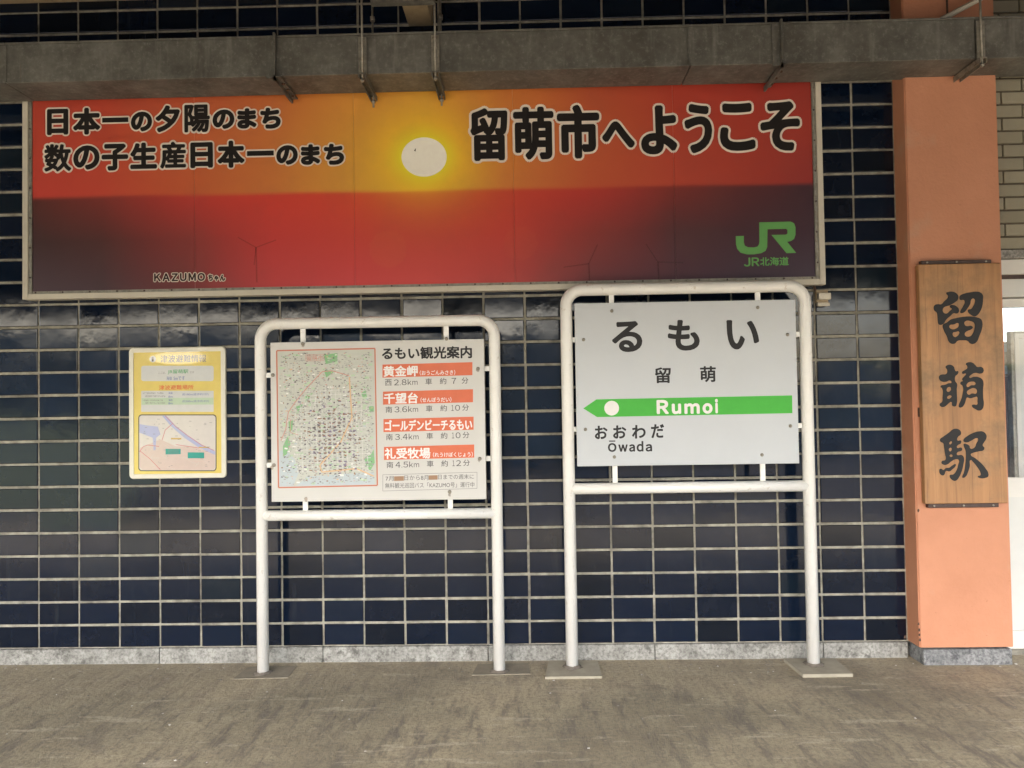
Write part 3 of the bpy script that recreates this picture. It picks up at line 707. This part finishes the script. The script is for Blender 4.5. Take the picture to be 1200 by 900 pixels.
for s, l, t_, r, b in (('お',697,498.8,712,514.6),('お',718.4,498.4,734,514),('わ',740.5,498,756.6,514),('だ',762.9,497,778.4,513.4)): mb = MB(); bold(mb, s, l, t_, r, b, YI, .0024); mb.build('letter', M['charcoal'], board)
for s, l, t_, r, b in (('Ｏ',712.4,519.2,722.4,529.6),('‐',713.6,516.2,721.2,517.6),('ｗ',724.6,520.8,735.6,529.4),('ａ',737.2,520.6,744.2,529.4),('ｄ',746.0,516.8,754.0,529.3),('ａ',756.6,520.4,764.2,529.2)):
    mb = MB(); bold(mb, s, l, t_, r, b, YI, .0022); mb.build('letter', M['charcoal'], board)

# --- left: sightseeing guide sign
YL = -.182; YLB = YL-.030
ls_, x0, x1, z1 = stand('sightseeing_guide_sign', 1.274, 2.570, 1.777, .738, .030, YL, 'white tube framed sightseeing sign with an illustrated town map and four orange headings')
cX0, cX1, cZ0, cZ1 = 1.366, 2.487, .814, 1.646
lboard = MB().box(cX0, cX1, YLB, YLB+.016, cZ0, cZ1, .0015).build('sign_board', M['board_white'], ls_)
def PL(a, b, Y): return at(290+a/3.461, 350+b/3.461, Y)
brackets(ls_, x0, x1, z1, .738, .030, YL, ([(PL(226, 140, YL)[0], cZ1, 0), (PL(806, 130, YL)[0], cZ1, 0)], [(PL(236, 850, YL)[0], 0, cZ0), (PL(823, 830, YL)[0], 0, cZ0)]),
         [(PL(75, 311, YL)[2], -1), (PL(75, 675, YL)[2], -1), (PL(965, 284, YL)[2], 1), (PL(975, 648, YL)[2], 1)], cX0, cX1)
for a, b in ((225,183),(807,163),(103,310),(935,284),(108,675),(942,649),(820,783)): inst('bolt', bolt_me, PL(a, b, YLB-.0003), ls_)
YJ = YLB-.0006
mb = MB(); rs = random.Random(5)
for a, b, w_, h_ in ((237,812,7,12),(820,795,7,10),(100,683,8,10),(935,290,9,9),(940,655,6,8),(225,190,7,8)):
    mb.poly([PL(a+w_*math.cos(k*.785)*rs.uniform(.6, 1.2), b+h_*math.sin(k*.785)*rs.uniform(.6, 1.2), YJ+.0003) for k in range(8)])
t = NT('rust_run_stain'); t.set(color=(.42, .26, .11), rough=.7); t.b.inputs['Alpha'].default_value = .35; M['rs'] = t.m
mb.build('rust_stain', M['rs'], lboard)
def bar(mb, l, t_, r, b, Y, sl=-.027):
    m = (l+r)/2; pp(mb, [(l, t_-(l-m)*-sl), (r, t_-(r-m)*-sl), (r, b-(r-m)*-sl), (l, b-(l-m)*-sl)], Y)
FW = str.maketrans('0123456789', '０１２３４５６７８９')
bars = MB(); wt = MB(); gk = MB(); tk = MB()
put(tk, 'るもい観光案内', 447.9, 406.6, 552.6, 420.2, YJ, .05)
TOPS = [425.8, 457.5, 489.7, 522.3]
for k, (tp, name, kana, kx, dst, a_, n_) in enumerate(zip(TOPS, ['黄金岬', '千望台', 'ゴールデンビーチるもい', '礼受牧場'], ['（おうごんみさき）', '（せんぼうだい）', '', '（れうけぼくじょう）'],
        [(449.6,489.2,492,533.4), (450,489.5,492.9,528.9), (451.3,553,0,0), (451,504,507.5,554)], ['2.8km', '3.6km', '3.4km', '4.5km'], '西南南南', ['7', '10', '10', '12'])):
    bar(bars, 448.2+k*.6, tp, 553.6+k*.7, tp+15.3, YJ)
    ydl = -.027
    def ty(xc): return (xc-501)*ydl
    m0 = (kx[0]+kx[1])/2
    put(wt, name, kx[0], tp+2.2+ty(m0)*1.0, kx[1], tp+14.3+ty(m0), YJ-.0004, .045)
    if kana: m1 = (kx[2]+kx[3])/2; put(wt, kana, kx[2], tp+8.4+ty(m1), kx[3], tp+14.0+ty(m1), YJ-.0004, .02)
    y0 = tp+17.6; o_ = k*.6
    for s, l, r in ((a_, 451.3, 458.9), ('２'if 0 else dst[0].translate(FW), 461.7, 467.4), ('．', 468.6, 469.8), (dst[2].translate(FW), 470.8, 476.4), ('ｋ', 477.8, 482.2), ('ｍ', 483.2, 489.3), ('車', 498.5, 506.2), ('約', 515.4, 523), *([(n_.translate(FW), 529.2, 534.6)] if len(n_) == 1 else [(n_[0].translate(FW), 528.4, 531.0), (n_[1].translate(FW), 532.8, 538.4)]), ('分', 541, 548.8)):
        mm = (l+r)/2; h_ = 7.3
        a0_, b0_ = (6.3, 7.1) if s == '．' else (2.6, 7.1) if s == 'ｍ' else (.4, 7.1) if s in '０１２３４５６７８９ｋ' else (0, h_)
        put(gk, s, l+o_, y0+ty(mm)+a0_, r+o_, y0+b0_+ty(mm), YJ, .012)
bars.build('orange_heading_bar', M['orange'], lboard); 
wt.build('white_lettering', M['white_ink'], lboard, kind='stuff'); tk.build('title_lettering', M['charcoal'], lboard, kind='stuff')
def sbox(mb, l, t_, r, b, wd, Y, sl=-.027):
    m = (l+r)/2; P = [(l, t_+(l-m)*sl), (r, t_+(r-m)*sl), (r, b+(r-m)*sl), (l, b+(l-m)*sl)]
    strokes(mb, P+[P[0]], wd, Y)
sbox(gk, 448.6, 554.9, 559, 573.9, .0015, YJ)
for s, l, r in (('7月', 451.8, 461.2), ('日から8月', 473.8, 502), ('日までの週末に', 513.4, 555.3)):
    put(gk, s, l, 557+((l+r)/2-503)*-.027-.3, r, 562.4+((l+r)/2-503)*-.027, YJ, .002)
put(gk, '無料観光巡回バス「KAZUMO号」運行中', 451.3, 565.4, 555.9, 571.6, YJ, .002)
gk.build('grey_lettering', M['softgrey'], lboard, kind='stuff')
mb = MB(); bar(mb, 461.8, 557.2-.0+.9, 473.3, 562.6+.9, YJ-.0003); bar(mb, 502.4, 557.2-.2, 512.8, 562.4-.2, YJ-.0003); mb.build('brown_sticker', M['sticker'], lboard)
# the illustrated map
rs = random.Random(11)
MX0, MX1, MY0, MY1 = 326.6, 440.0, 410.9, 568.9       # map corners: pixel rows at its middle
def mp_(u, v):                                        # 0..1 across and down, following the board
    l = 325.6+2.1*v; r = 438.0+2.8*v; x = l+(r-l)*u; y = MY0+(MY1-MY0)*v-.023*(x-383)
    return x, y
mb = MB(); mb.poly([at(*mp_(a, b), YJ) for a, b in ((0,0),(1,0),(1,1),(0,1))]); mb.build('map_print', M['m_base'], lboard)
mb = MB(); P = [mp_(-.012, -.008), mp_(1.012, -.008), mp_(1.012, 1.008), mp_(-.012, 1.008)]; strokes(mb, P+[P[0]], .0072, YJ-.0002); mb.build('map_border', ink('faded_orange', (.56, .20, .12)), lboard)
def mpoly(mb, pts, Y): mb.poly([at(*mp_(a, b), Y) for a, b in pts])
for pts in ([(.48,.15),(.50,.20),(.58,.16),(.5,.14)],[(.27,.33),(.36,.31),(.28,.39)],[(.18,.41),(.26,.39),(.2,.45)],[(.10,.52),(.15,.51),(.14,.58),(.11,.60)],[(.04,.70),(.09,.63),(.12,.68),(.08,.76),(.04,.78)],
            [(.86,.32),(.91,.30),(.92,.35),(.88,.36)],[(.94,.42),(.99,.42),(.99,.46),(.94,.46)],[(.88,.80),(.95,.78),(.98,.74),(.99,.84),(.94,.90),(.90,.86)],[(.47,.03),(.62,.02),(.62,.08),(.5,.10)]): gr = MB(); mpoly(gr, pts, YJ-.0004); gr.build('map_green_area', M['m_green'], lboard)
bl_ = MB()
mpoly(bl_, [(0,.74),(.06,.72),(.16,.80),(.2,.9),(.14,1),(0,1)], YJ-.00032); mpoly(bl_, [(.3,.93),(.6,.92),(.98,.91),(.99,1),(.16,1)], YJ-.0005)
bl_.build('map_water', M['m_blue'], lboard)
rd = MB(); re_ = MB(); yy = YJ-.0010; kk = 0
def street(a, b, w_):
    global kk
    strokes(re_, [mp_(*a), mp_(*b)], w_*1.9, YJ-.0006-.000004*kk); strokes(rd, [mp_(*a), mp_(*b)], w_, YJ-.0009-.000004*kk); kk += 1
for k in range(15): street((.17+k*.053, .28+.012*abs(k-6)), (.19+k*.052, .90), .0018)
for k in range(20): street((.16+.010*max(0, 8-k), .30+k*.031), (.95, .29+k*.032), .0018)
for k in range(8): street((.28+k*.07, .22+k*.012), (.18+k*.09, .40+k*.02), .0020)
for k in range(5): street((.05+k*.03, .06+k*.01), (.06+k*.03, .30), .0012)
for k in range(6): street((.70, .05+k*.035), (.97, .04+k*.036), .0012)
re_.build('map_street_edge', M['m_streetedge'], lboard, kind='stuff')
rd.build('map_street', M['m_road'], lboard, kind='stuff')
rr = MB(); strokes(rr, [mp_(.02,.66),(mp_(.07,.58)),mp_(.10,.45),mp_(.17,.38),mp_(.30,.27),mp_(.46,.155),mp_(.56,.15),mp_(.74,.19)], .0048, YJ-.0036)
strokes(rr, [mp_(.12,.5),mp_(.12,.60),mp_(.2,.62)], .003, YJ-.0037); rr.build('map_coast_road', M['m_red'], lboard)
ro = MB(); strokes(ro, [mp_(.74,.2),mp_(.76,.5),mp_(.64,.68),mp_(.42,.85),mp_(.44,.9),mp_(.8,.88),mp_(.98,.94)], .0075, YJ-.0024); ro.build('map_main_road', M['m_orange'], lboard)
for nm, n, gen, sz in (('m_lgreen', 130, 1, .0100), ('m_road', 60, 1, .0080), ('m_blue', 30, 1, .0080), ('m_green', 36, 1, .0055), ('m_orange', 60, 1, .0055), ('m_grey', 1100, 1, .0052), ('m_red', 110, 1, .0042), ('m_dark', 170, 0, .0060), ('m_brown', 150, 0, .0066), ('m_purple', 130, 0, .0066), ('m_dark', 190, 1, .0052), ('m_brown', 90, 1, .0052)):
    b = MB()
    for k in range(n):
        if gen == 0:
            for _ in range(20):
                u, v = rs.gauss(.52, .17), rs.gauss(.62, .15)
                u = .19+.052*round((u-.19)/.052)+rs.gauss(.026, .006); v = .30+.0315*round((v-.30)/.0315)+rs.gauss(.0157, .005)
                if .2 < u < .88 and .3 < v < .92: break
            else: u, v = .5, .6
        else:
            u, v = rs.uniform(.02, .98), rs.uniform(.015, .985)
        x, _, z = at(*mp_(u, v), YJ); w2, h2 = sz*rs.uniform(.5, 1.6)/2*1.4, sz*rs.uniform(.4, 1.2)/2
        a = rs.choice((0, 0, 0, .2, -.2)); ca, sa = math.cos(a), math.sin(a); y_ = YJ-.0011-rs.random()*.0007-(.0012 if gen == 0 else 0)
        b.poly([(x+p*ca-q_*sa, y_, z+p*sa+q_*ca) for p, q_ in ((-w2, -h2), (w2, -h2), (w2, h2), (-w2, h2))])
    b.build('map_symbol', M[nm], lboard, kind='stuff')
b = MB()
for k in range(26):                                   # tiny captions as rows of short marks
    u, v = rs.choice((rs.uniform(.03, .22), rs.uniform(.76, .93))), rs.uniform(.03, .9)
    for c_ in range(rs.randrange(3, 7)):
        for h_ in (0, .007):
            if rs.random() < .3: continue
            x, y = mp_(min(u+c_*.016, .98), v+h_); strokes(b, [(x, y), (x+1.2, y)], .0022, YJ-.0022-rs.random()*.0003)
b.build('map_caption', M['m_grey'], lboard, kind='stuff')
b = MB(); sbox(b, *mp_(.29, .025), *mp_(.48, .075), .002, YJ-.0030); put(b, '留萌市', mp_(.30,.03)[0], mp_(.38,.032)[1], mp_(.47,.03)[0], mp_(.38,.07)[1], YJ-.003, .01); b.build('map_title', M['m_red'], lboard)

# pads and mortar collars under the posts belong to their stands
def pad(parent, pts, h, name='concrete_pad', mat='pad'):
    b = MB(); n = len(pts); b.v += [(x, y, G-.01) for x, y in pts]+[(x, y, G+h) for x, y in pts]
    b.f.append(tuple(range(n, 2*n))); b.sm.append(False)
    for i in range(n): j = (i+1) % n; b.f.append((i, j, n+j, n+i)); b.sm.append(False)
    return b.build(name, M[mat], parent)
pad(rs_, [(2.775, -.292), (3.062, -.288), (3.060, -.060), (2.800, -.056)], .012)
pad(rs_, [(4.062, -.298), (4.312, -.292), (4.312, -.060), (4.045, -.058)], .016)
pad(ls_, [(1.175, -.262), (1.455, -.250), (1.45, -.07), (1.19, -.08)], .003, 'mortar_patch', 'patch')
pad(ls_, [(2.40, -.232), (2.70, -.222), (2.69, -.06), (2.42, -.07)], .003, 'mortar_patch', 'patch')
def collar(parent, X, Y, r, h):
    rs = random.Random(X); n = 18; b = MB(); z = G+h
    ring = lambda s, zz: [(X+s*r*math.cos(2*math.pi*k/n)*rs.uniform(.85, 1.2), Y+s*r*math.sin(2*math.pi*k/n)*rs.uniform(.85, 1.2), zz+rs.uniform(0, .003)) for k in range(n)]
    A, B, C = ring(1.5, z+.0005), ring(1.2, z+.006), ring(.95, z+.012)
    b.v += A+B+C
    for a in (0, n):
        for k in range(n): j = (k+1) % n; b.f.append((a+k, a+j, a+n+j, a+n+k)); b.sm.append(True)
    b.build('mortar_collar', M['mortar_heap'], parent)
collar(rs_, 2.888+.0315, YR, .034, .012); collar(rs_, 4.200-.0315, YR, .034, .016)
collar(ls_, 1.304, YL, .032, .003); collar(ls_, 2.540, YL, .032, .003)

# ------------------------------------------------------------------ yellow evacuation poster
YQ = -.020
pst = thing('evacuation_poster', (.782, YQ, .926), 'yellow tsunami evacuation poster in a pale rounded snap frame on the tiled wall', 'poster')
a0, a1, e0, e1 = .513, 1.052, .925, 1.646
def rr3(x0, x1, z0, z1, rad, n=6):
    o = []
    for cx_, cz_, s0 in ((x1-rad, z1-rad, 0), (x0+rad, z1-rad, 90), (x0+rad, z0+rad, 180), (x1-rad, z0+rad, 270)):
        for k in range(n+1):
            a = R(s0+90*k/n); o.append((cx_+rad*math.cos(a), cz_+rad*math.sin(a)))
    return o
O1 = rr3(a0, a1, e0, e1, .024); I1 = rr3(a0+.026, a1-.026, e0+.026, e1-.026, .002)
O0 = rr3(a0+.003, a1-.003, e0+.003, e1-.003, .022)
b = MB(); n = len(O1)
for ring, y in ((O1, -.006), (O1, YQ+.004), (O0, YQ), (I1, YQ-.001), (I1, YQ+.006)):
    b.v += [(x, y, z) for x, z in ring]
for L in range(4):
    for k in range(n): j = (k+1) % n; b.f.append((L*n+k, L*n+j, L*n+n+j, L*n+n+k)); b.sm.append(False)
b.build('snap_frame', plain('ivory_snap_frame', (.74, .71, .58), .35, var=.05), pst, label='pale cream snap frame with rounded corners')
YS = YQ+.005
MB().box(a0+.02, a1-.02, YS, YS+.004, e0+.02, e1-.02).build('yellow_sheet', M['y_paper'], pst)
def Q(a, b): return (140+a/5, 395+b/5)
def qp(mb, pts, Y): mb.poly([at(*Q(a, b), Y) for a, b in pts])
y1 = YS-.0004; y2 = YS-.0008; y3 = YS-.0012; y4 = YS-.0016
b = MB(); qp(b, rrect(127, 168, 552, 258, 14), y1); qp(b, rrect(127, 315, 552, 438, 4), y1); b.build('white_panel', M['p_white'], pst)
b = MB(); qp(b, [(129,357),(551,355),(551,395),(129,397)], y2); b.build('green_row', M['p_green'], pst)
b = MB(); put(b, 'JR留萌駅', *Q(283,190), *Q(403,217), y2, .015); b.build('green_lettering', M['t_green'], pst, kind='stuff')
b = MB(); put(b, '津波避難場所', *Q(231,281), *Q(434,308), y1, .02); b.build('red_lettering', M['t_red'], pst, kind='stuff')
b = MB(); put(b, '津波避難情報', *Q(240,105), *Q(508,148), y1, .015); put(b, 'ここは、', *Q(228,203), *Q(270,216), y2); put(b, 'です', *Q(412,200), *Q(437,213), y2)
for k, row in enumerate((330, 348, 372, 388)):
    rs = random.Random(k); x = 137 if k % 2 == 0 else 150
    while x < (253 if k % 2 == 0 else 268):
        w_ = rs.uniform(3, 7)
        for h_ in (0, 3.4, 6.8):
            if rs.random() < .75: strokes(b, [Q(x, row-5+h_), Q(x+w_, row-5+h_)], .0014, y3-rs.random()*.0002)
        if rs.random() < .7: strokes(b, [Q(x+w_/2, row-6), Q(x+w_/2, row+4)], .0014, y3-.0003-rs.random()*.0002)
        x += w_+2.4
b.build('dark_lettering', M['t_grey'], pst, kind='stuff')
b = MB()
for k, (s, yy_) in enumerate((('海抜', 322), ('8m', 343), ('海抜', 363), ('8m', 382))): put(b, s, *Q(287, yy_), *Q(312, yy_+12), y3, .01)
put(b, '海抜', *Q(276,231), *Q(308,252), y2, .01); put(b, '5mです', *Q(317,229), *Q(383,253), y2, .01)
b.build('blue_lettering', M['t_blue'], pst, kind='stuff')
b = MB(); put(b, '約180m(徒歩約3分)', *Q(369,328), *Q(522,344), y3, .004); put(b, '約200m(徒歩約4分)', *Q(369,368), *Q(524,384), y3, .004); b.build('distance_lettering', M['t_blue'], pst, kind='stuff')
b = MB(); qp(b, [(195+19*math.cos(k*math.pi/10), 129+19*math.sin(k*math.pi/10)) for k in range(20)], y1); b.build('info_disc', M['p_white'], pst)
b = MB(); put(b, 'i', *Q(189,116), *Q(202,143), y2, .03); b.build('info_letter', M['charcoal'], pst)
b = MB(); qp(b, rrect(110, 453, 569, 786, 20), y1); b.build('map_edge', M['darkline'], pst)
b = MB(); qp(b, rrect(116, 459, 563, 780, 16), y2); b.build('map_land', M['land'], pst)
b = MB(); qp(b, [(118,650),(240,600),(330,640),(420,640),(560,680),(560,765),(545,778),(135,778),(118,762)], y2-.0002); b.build('map_town', M['landpink'], pst)
b = MB(); qp(b, [(117,510),(160,518),(225,525),(240,570),(215,590),(212,660),(200,665),(196,590),(117,560)], y3); qp(b, [(250,461),(275,461),(330,520),(400,575),(490,635),(560,670),(560,690),(470,650),(380,590),(300,520)], y3); b.build('map_water', M['water'], pst)
b = MB()
for k, pts in enumerate(([(117,672),(140,642),(165,632),(232,641)], [(122,668),(180,715),(240,778)], [(250,604),(268,545),(310,508)], [(268,461),(330,525),(400,578),(480,632),(556,665)], [(330,630),(400,640),(470,650)])):
    strokes(b, [Q(*p) for p in pts], .0032, y4-.0001*k)
b.build('map_road', M['roadred'], pst)
b = MB(); rs = random.Random(21)
for k in range(34):
    u, v = rs.uniform(125, 500), rs.uniform(600, 765); L_ = rs.uniform(20, 60); a_ = rs.choice((.62, -.9, .62, 0))
    strokes(b, [Q(u, v), Q(min(u+L_*math.cos(a_), 556), min(v+L_*math.sin(a_), 774))], .0009, y3-.0002-.000004*k)
b.build('map_lane', M['p_white'], pst, kind='stuff')
b = MB(); qp(b, [(270,655),(359,655),(359,686),(270,688)], y4-.0006); qp(b, [(400,675),(496,676),(496,710),(400,710)], y4-.0006); b.build('map_callout', M['teal'], pst)
b = MB(); qp(b, [(302,591),(362,591),(362,600),(302,600)], y4-.0006); qp(b, [(465,643),(524,643),(524,650),(465,650)], y4-.0006); b.build('map_tag', M['amber'], pst)
b = MB(); rs = random.Random(4)
for k in range(46):
    u, v = rs.uniform(130, 545), rs.uniform(480, 770); L_ = rs.uniform(4, 16)
    strokes(b, [Q(u, v), Q(u+L_, v)], .0018, y4-.0008-rs.random()*.0004)
for k in range(5): strokes(b, [Q(278+rs.random()*8, 660+k*6-2), Q(345+rs.random()*8, 660+k*6-2)], .0010, y4-.0008)
b.build('map_caption', M['t_grey'], pst, kind='stuff')
# clear cover sheet, bowed near its top edge
t = NT('clear_plastic_cover')
tr = t.n.new('ShaderNodeBsdfTransparent'); gl = t.n.new('ShaderNodeBsdfGlossy'); gl.inputs['Roughness'].default_value = .06
fr = t.n.new('ShaderNodeFresnel'); mx = t.n.new('ShaderNodeMixShader'); fr.inputs[0].default_value = 1.5
t.link(fr.outputs[0], mx.inputs[0]); t.link(tr.outputs[0], mx.inputs[1]); t.link(gl.outputs[0], mx.inputs[2]); t.link(mx.outputs[0], t.out.inputs[0])
b = MB(); NXc, NZc = 30, 40
for j in range(NZc+1):
    for i in range(NXc+1):
        u, v = i/NXc, j/NZc; X = a0+.027+(a1-a0-.054)*u; Z = e0+.027+(e1-e0-.054)*v
        d = .0030*math.exp(-((u-.5)/.36)**2)*math.exp(-((1-v)/.070)**2)
        b.v.append((X, YS-.0040+d-.0003*math.sin(u*9+v*4), Z))
for j in range(NZc):
    for i in range(NXc):
        n = j*(NXc+1)+i; b.f.append((n, n+1, n+NXc+2, n+NXc+1)); b.sm.append(True)
b.build('clear_cover', t.m, pst)

# ------------------------------------------------------------------ little beige box beside the name sign
P = at(964, 347, -.03)
sb = thing('wall_switch_box', (P[0], 0, P[2]-.05), 'small beige junction box on the tiles beside the station name sign', 'junction box')
MB().box(P[0]-.034, P[0]+.030, -.030, -.007, P[2]-.036, P[2]+.034, .003).build('mounting_plate', M['beige'], sb)
MB().box(P[0]-.032, P[0]+.034, -.062, -.031, P[2]-.022, P[2]+.014, .004).build('cover', M['cream'], sb)
MB().box(P[0]-.036, P[0]+.030, -.052, -.0305, P[2]-.056, P[2]-.0365, .004).build('lower_cap', M['cream'], sb)
MB().tube([(P[0]-.028, -.012, P[2]+.03), (P[0]-.05, -.012, P[2]+.09), (P[0]-.06, -.012, 1.93)], .006, 8).build('cable', M['rust'], sb)

# ------------------------------------------------------------------ steel duct hung across the top
YF, YK = -.34, -.10
dz0, dz1 = 2.998, 3.205
duct = thing('cable_duct', (2.6, -.22, dz0), 'long weathered grey steel cable duct hung across the wall above the banner', 'duct')
xs = [-3.0, ax(-60, 80, YF), ax(323, 70, YF), ax(810, 60, YF), ax(915, 55, YF), ax(1147, 45, YF), 8.2]
xs = [-3.0, ax(6, 80, YF), ax(323, 70, YF), ax(809, 60, YF), ax(915, 55, YF), ax(1143, 45, YF), 8.2]
for k, (a, b_) in enumerate(zip(xs[:-1], xs[1:])):
    rs = random.Random(k)
    MB().box(a+.002, b_-.002, YF+rs.uniform(-.0012, .0012), YK, dz0+rs.uniform(0, .002), dz1-.006, .003).build('duct_section', M['galv'], duct)
    MB().box(a+.001, b_-.001, YF-.005, YK+.005, dz1-.0055, dz1+.004, .0015).build('duct_lid', M['galv'], duct)
for s in (6, 809): 
    X = ax(s, 70, YF); MB().box(X-.010, X+.010, YF-.005, YF-.0014, dz0+.004, dz1-.01).build('joint_strip', M['galv'], duct)
def flange(X):
    b = MB().box(X-.005, X+.004, YF-.026, YF-.002, dz0-.03, dz1+.01).box(X-.045, X-.0055, YF-.008, YF-.002, dz0-.012, dz1).box(X-.005, X+.004, YF-.026, -.064, dz0-.031, dz0-.004)
    b.box(X+.0045, X+.032, YF-.02, -.066, dz0-.010, dz0-.005)
    b.build('angle_bracket', M['galv'], duct)
    c = MB()
    for yy_ in (-.12, -.2, -.28): c.tube([(X+.019, yy_, dz0-.0102), (X+.019, yy_, dz0-.018)], .008, 6)
    c.build('bolt_head', M['rust'], duct)
flange(ax(323, 75, YF)+.0); flange(ax(915, 60, YF))
def strut(X, rodf=True, tip=True, ztop=3.66, mat='galv'):
    b = MB().box(X-.018, X-.014, YF-.03, -.062, dz0-.032, dz0-.004).box(X+.014, X+.018, YF-.03, -.062, dz0-.032, dz0-.004).box(X-.0138, X+.0138, YF-.03, -.062, dz0-.008, dz0-.004)
    b.build('hanger_channel', M[mat], duct)
    b = MB()
    if rodf:
        b.tube([(X, YF-.016, dz0-.05), (X, YF-.016, ztop)], .0055, 10)
        b.tube([(X, YF-.016, dz0-.044), (X, YF-.016, dz0-.032)], .011, 6); b.box(X-.020, X+.020, YF-.012, YF-.006, dz0-.004, dz1-.02)
    b.tube([(X, -.082, dz0-.07), (X, -.082, ztop)], .0055, 10)
    b.tube([(X, -.082, dz0-.046), (X, -.082, dz0-.032)], .011, 6)
    b.tube([(X, -.082, 3.40), (X, -.082, 3.425)], .014, 6)
    b.build('threaded_rod', M['steel'], duct)
strut(ax(424.5, 70, YF-.016)); strut(ax(510, 65, YF-.016)); strut(ax(1151, 60, YF-.02), True, True, 3.55, 'steel')
# clamp bar and the joist above it
XJ0, XJ1 = ax(473, 38, -.36)-.0, ax(502, 38, -.36)
Xa, Xb = ax(424.5, 20, YF-.016), ax(510, 20, YF-.016)
clamp = thing('hanger_clamp_bar', ((Xa+Xb)/2, -.37, 3.34), 'rusty angle bar clamped under the beige joist between the two hanger rods', 'bracket')
MB().box(Xa+.05, Xb-.0, -.395, -.389, 3.335, 3.37).box(Xa+.05, Xb-.0, -.3885, -.36, 3.335, 3.341).build('angle_bar', M['galv'], clamp)
for X in (Xa+.065, Xb-.015):
    MB().box(X-.012, X+.012, -.388, -.362, 3.3415, 3.40).build('clamp', M['rust'], clamp)
jx0 = ax(469, 26, -.3); jw = .135
joist = thing('canopy_joist', (jx0+jw/2, -.5, 3.40), 'beige canopy joist running out from the wall over the duct', 'beam')
MB().box(jx0, jx0+jw, -4.9, -.008, 3.402, 3.72, .004).build('joist', M['beige'], joist)
plate = thing('wall_plate', (2.0, -.05, 3.585), 'tan painted timber wall plate along the top of the tiled wall', 'beam')
MB().box(-3, jx0-.002, -.075, -.007, 3.592, 3.71, .004).box(jx0+jw+.002, 4.72, -.075, -.007, 3.592, 3.71, .004).build('timber', M['beige'], plate)
# conduit and brace over the column
P0, P1 = at(1105, 22, -.2), at(1152, -2, -.2)
br = thing('diagonal_brace', (P0[0], -.2, P0[2]), 'short cream angle brace in front of the peach column above the duct', 'bracket')
MB().tube([(P0[0]-.02, -.2, P0[2]-.01), (P1[0]+.3, -.2, P1[2]+.16)], .014, 4).build('brace_bar', M['cream'], br)
cd = thing('conduit', (ax(1110, 10, -.16), -.16, 3.2), 'thin dark conduit running up the peach column above the duct', 'pipe')
X = ax(1110, 10, -.15); MB().tube([(X, -.15, 3.1), (X, -.15, 3.7)], .005, 8).build('conduit_pipe', M['rust'], cd)

# ------------------------------------------------------------------ chips of paint and grit lying on the platform
rs = random.Random(33)
for nm, mat, n, s0 in (('paint_flakes', M['white_ink'], 70, .0045), ('grit', M['plinth'], 420, .0035)):
    b = MB()
    for k in range(n):
        x = rs.uniform(-1.5, 6.2); y = -.02-abs(rs.gauss(0, .10)) if rs.random() < (.35 if nm == 'paint_flakes' else .8) else -rs.uniform(.1, 1.7)
        q_ = rs.randrange(3, 6); sz = s0*rs.uniform(.5, 1.9); a0_ = rs.random()*6; h = rs.uniform(.0008, .0022)
        ring = [(x+sz*math.cos(a0_+6.283*j/q_)*rs.uniform(.6, 1.3), y+sz*math.sin(a0_+6.283*j/q_)*rs.uniform(.6, 1.3)) for j in range(q_)]
        m_ = len(b.v); b.v += [(p[0], p[1], G+.0004) for p in ring]+[(x+(p[0]-x)*.8, y+(p[1]-y)*.8, G+h) for p in ring]
        b.f.append(tuple(range(m_+q_, m_+2*q_))); b.sm.append(False)
        for j in range(q_): j2 = (j+1) % q_; b.f.append((m_+j, m_+j2, m_+q_+j2, m_+q_+j)); b.sm.append(False)
    o = b.build(nm, mat); o['kind'] = 'stuff'
